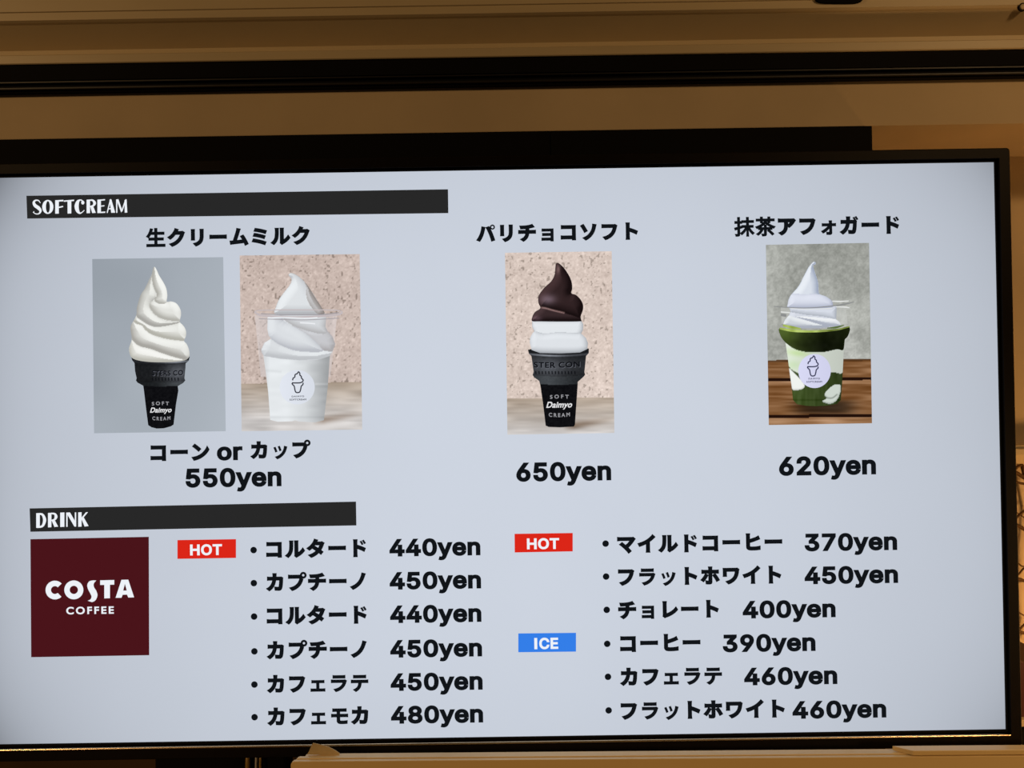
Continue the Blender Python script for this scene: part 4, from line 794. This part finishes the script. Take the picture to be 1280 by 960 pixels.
lowl = smooth_line(TG([(262, 412), (400, 418), (480, 412), (570, 418), (635, 440), (694, 485), (710, 535), (690, 565), (450, 575), (226, 568), (214, 520), (230, 460)]), 4, True)
f3 = lobes([(top, 10, (160, 170, 190), (234, 239, 246), (-0.55, -0.35, 0.8)), (lowl, 9, (166, 172, 192), (228, 232, 244), (-0.4, -0.45, 0.82))])
painted('ice_cream', top, f3, ph, 5, 0.8)
mtop = smooth_line(TH([(118, 82), (150, 44), (230, 66), (360, 84), (520, 78), (640, 66), (740, 40), (815, 62), (800, 96), (700, 108), (560, 118), (420, 120), (250, 114)]), 3, True)
mat_ = smooth_line(TH([(116, 80), (122, 150), (165, 215), (250, 278), (380, 315), (560, 316), (690, 292), (752, 300), (762, 206), (800, 160), (816, 72), (700, 98), (560, 112), (420, 116), (250, 108)]), 3, True)
def matf(P):
    x = (P[:, 0] - 974) / 86; y = (P[:, 1] - 410) / 30
    c = np.array((42, 52, 22), float) * np.interp(x, [0, 0.12, 0.35, 0.65, 1], [1.7, 1.75, 1.0, 0.45, 0.6])[:, None]
    c = c * np.interp(y, [0, 0.3, 0.7, 1.0], [1.15, 1.0, 0.75, 0.9])[:, None]
    return c + ((noise(P, 5, 61) - 0.5) * 8)[:, None]
painted('matcha', mat_, matf, ph, 6, 0.9)
def mtf(P):
    x = (P[:, 0] - 974) / 86
    return np.array((150, 168, 84), float) * np.interp(x, [0, 0.15, 0.5, 0.8, 1], [1.05, 1.12, 1.1, 0.75, 0.9])[:, None] + ((noise(P, 6, 62) - 0.5) * 60)[:, None]
painted('matcha', ribbon(TH([(118, 84), (250, 106), (420, 114), (560, 108), (700, 94), (815, 66)]), [2.4, 3.4, 2.6, 2.8, 2.2, 1.6]), mtf, ph, 7, 0.9)
painted('matcha', ribbon(TH([(150, 52), (230, 72), (330, 88)]), [2.6, 3.6, 1.5]), mtf, ph, 7, 0.9)
painted('matcha', ribbon(TH([(590, 82), (680, 74), (760, 52)]), [1.0, 2.6, 1.0]), lambda P: np.zeros((len(P), 3)) + (92, 112, 62), ph, 7, 0.9)
flat('cup_rim', [ribbon(TG([(60, 548), (140, 556), (230, 562), (450, 566), (700, 545), (850, 522), (940, 500)]), [0.9, 1.0, 0.8, 0.9, 1.2, 1.8, 0.8]), ribbon(TG([(140, 640), (200, 650)]), 3.5)], (140, 142, 142), ph, 8)
flat('cup_rim', [ribbon(TG([(700, 492), (780, 496), (880, 490)]), [1.2, 1.8, 1.0]), ribbon(TG([(740, 555), (840, 556), (890, 566)]), [1.0, 1.8, 0.8]), ribbon(TG([(140, 610), (240, 618)]), 1.4), ribbon(TG([(250, 572), (450, 580), (700, 570)]), 0.9)], (226, 228, 226), ph, 8)
sticker(ph, (1018.2, 463.8), 20.3, 21.3, (212, 213, 240), (52, 54, 84), 8.0 * 1.08, (1015.7, 457.6), (1008, 1027.5, 474.2), 5)

# ------------------------------------------------------------------ cream case in front of the television
YF = -0.055
xl = at(360.5, 956, YF).x; zt0 = z_at(820, 950.0, YF)
XE = 0.95
case = empty('display_case', ((xl + XE) / 2, YF + 0.014, zt0 - 0.30))
tag(case, 'cream case with a rimmed rounded lid standing in front of the television', 'case')


def rounded_box(name, x0, x1, y0, y1, z0, z1, r, mat, parent, bev):
    bm = bmesh.new(); pts = []
    for cx, cz, a0 in ((x1 - r, z1 - r, 0), (x0 + r, z1 - r, 90), (x0 + r, z0 + r, 180), (x1 - r, z0 + r, 270)):
        for k in range(7):
            a = math.radians(a0 + 15 * k); pts.append((cx + r * math.cos(a), cz + r * math.sin(a)))
    f = [bm.verts.new((x, y0, z)) for x, z in pts]; b = [bm.verts.new((x, y1, z)) for x, z in pts]; n = len(pts)
    bm.faces.new(f); bm.faces.new(b[::-1])
    for i in range(n): bm.faces.new((f[i], b[i], b[(i + 1) % n], f[(i + 1) % n]))
    return from_bm(name, bm, mat, parent, bevel=bev, seg=3)


rounded_box('body', xl, XE, YF, YF + 0.0052, zt0 - 0.30, zt0, 0.0045, CASE, case, 0.0012)
xl2 = at(367, 950, YF + 0.009).x
rounded_box('lid_rim', xl2, XE, YF + 0.0068, YF + 0.0122, zt0 - 0.30, zt0 + 0.0006, 0.0045, CASE, case, 0.0013)
rounded_box('lid_rim', xl + 0.002, XE - 0.002, YF + 0.005, YF + 0.007, zt0 - 0.30, zt0 - 0.0016, 0.0045, CASE, case, 0.0)
xl3 = at(378, 945, YF + 0.018).x; zt2 = zt0 + 0.0006
rounded_box('lid', xl3, XE, YF + 0.012, YF + 0.0205, zt0 - 0.30, zt0 - 0.0002, 0.004, CASE, case, 0.0008)
TURN = -0.0155
case.rotation_euler.z = TURN
CP = case.location.copy()
def turned(o):
    o.matrix_world = Matrix.Translation(CP) @ Matrix.Rotation(TURN, 4, 'Z') @ Matrix.Translation(-CP); return o
pts = [at(x, y, YF + 0.02) for x, y in ((382.5, 945.5), (384.5, 942.3), (387.5, 935.5), (389.8, 931.2), (396, 932.6), (403, 934.2), (409, 936), (414, 938.4), (419, 941.2), (423.5, 944.5), (422, 947))]
sl = slab('torn_card', pts, -0.030, -0.029, CARD)
tag(sl, 'torn scrap of card sticking up behind the left end of the cream case', 'card scrap')
# flat board lying on the case
YS = YF + 0.0005
zs0 = zt2 + 0.0002
bm = bmesh.new()
q = [(at(1141, 941, YS).x, YS + 0.001), (XE, YS + 0.001), (XE, YS + 0.014), (at(1122, 936, YS).x, YS + 0.014)]
a = [bm.verts.new((x, y, zs0)) for x, y in q]; b = [bm.verts.new((x, y, zs0 + 0.0052)) for x, y in q]
bm.faces.new(a); bm.faces.new(b[::-1])
for i in range(4): bm.faces.new((a[i], b[i], b[(i + 1) % 4], a[(i + 1) % 4]))
tag(turned(from_bm('flat_board', bm, CASE, bevel=0.0006)), 'flat cream board lying on the right end of the case below the television', 'board')

# ------------------------------------------------------------------ wall right of the television
YSH = 0.222
sx = at(1255, 560, YSH).x
zz = lambda y, Y: z_at(1274, y, Y)
tag(extrude_profile('wall_shelf', [(YW, zz(557, YSH)), (YSH + 0.004, zz(557, YSH)), (YSH + 0.004, zz(561, YSH)), (YSH, zz(561.5, YSH)), (YSH, zz(568.5, YSH)), (YSH + 0.012, zz(579, YSH + 0.012)), (YSH + 0.022, zz(580, YSH + 0.02)), (YW, zz(580, YSH + 0.02))], sx - 0.05, 1.1, CREAM),
    'narrow moulded cream shelf on the wall right of the television', 'shelf')
YT = YW - 0.012
tg = empty('twig_garland', at(1276, 600, YT)); tag(tg, 'dry twig garland hanging below the shelf right of the television', 'garland')
Tp = lambda L: [tuple(at(x, y, YT + dy)) for x, y, dy in L]
bm = bmesh.new()
bm_tube(bm, Tp([(1276, 578, 0), (1282, 600, 0), (1290, 640, 0), (1286, 690, 0), (1284, 740, 0), (1288, 800, 0)]), 0.0022)
from_bm('stem', bm, TWIG, tg, smooth=True)
for L, r in (([(1290, 592, 0), (1278, 582, 0), (1270, 585, 0), (1266, 594, 0)], 0.0022), ([(1262, 596, 0), (1268, 601, 0), (1276, 604, 0), (1288, 606, 0)], 0.0020), ([(1264, 588, 0), (1272, 592, 0), (1282, 598, 0)], 0.0030),
             ([(1262, 637, 0), (1270, 640, 0), (1277, 645, 0), (1290, 652, 0)], 0.0009), ([(1266, 652, 0), (1273, 645, 0), (1281, 638, 0), (1290, 632, 0)], 0.0018), ([(1268, 656, 0), (1274, 658, 0), (1281, 662, 0), (1290, 666, 0)], 0.0026),
             ([(1268, 700, 0), (1274, 705, 0), (1279, 708, 0), (1288, 706, 0)], 0.0011), ([(1266, 722, 0), (1273, 718, 0), (1279, 711, 0), (1288, 704, 0)], 0.0014), ([(1268, 723, 0), (1275, 724, 0), (1284, 728, 0), (1290, 731, 0)], 0.0022),
             ([(1268, 763, 0), (1274, 766, 0), (1281, 770, 0), (1290, 776, 0)], 0.0011), ([(1270, 791, 0), (1275, 786, 0), (1281, 780, 0), (1288, 772, 0)], 0.0016), ([(1270, 788, 0), (1276, 790, 0), (1284, 793, 0), (1290, 795, 0)], 0.0024)):
    bm = bmesh.new(); bm_tube(bm, [tuple(v) for v in smooth_line(Tp(L), 4)], r)
    from_bm('twig', bm, TWIG, tg, smooth=True)
# low cabinet with a dark red box on top
YK = 0.10
kz = lambda y: z_at(1276, y, YK)
kx0 = at(1272.5, 910, YK).x
cb = empty('cream_cabinet', (kx0 + 0.12, YK + 0.06, kz(905) - 0.5)); tag(cb, 'cream framed cabinet with a dark door behind the television corner', 'cabinet')
box('top_board', kx0 - 0.02, kx0 + 0.30, YK - 0.004, YW - 0.005, kz(907), kz(898.5), CREAM, cb, bevel=0.0008)
box('side_post', kx0, at(1277.3, 920, YK).x, YK, YK + 0.03, kz(905) - 0.5, kz(907), CREAM, cb, bevel=0.0006)
box('door', at(1277.5, 920, YK).x, kx0 + 0.30, YK + 0.006, YK + 0.02, kz(905) - 0.5, kz(908.5), MATT, cb)
mb = slab('storage_box', [at(x, y, YK) for x, y in ((1266, 898), (1267, 824.5), (1281, 829), (1330, 829), (1330, 897.4))], YK + 0.004, YK + 0.10, MAROON, bevel=0.0008)
tag(mb, 'dark red box standing on the cream cabinet right of the television', 'box')
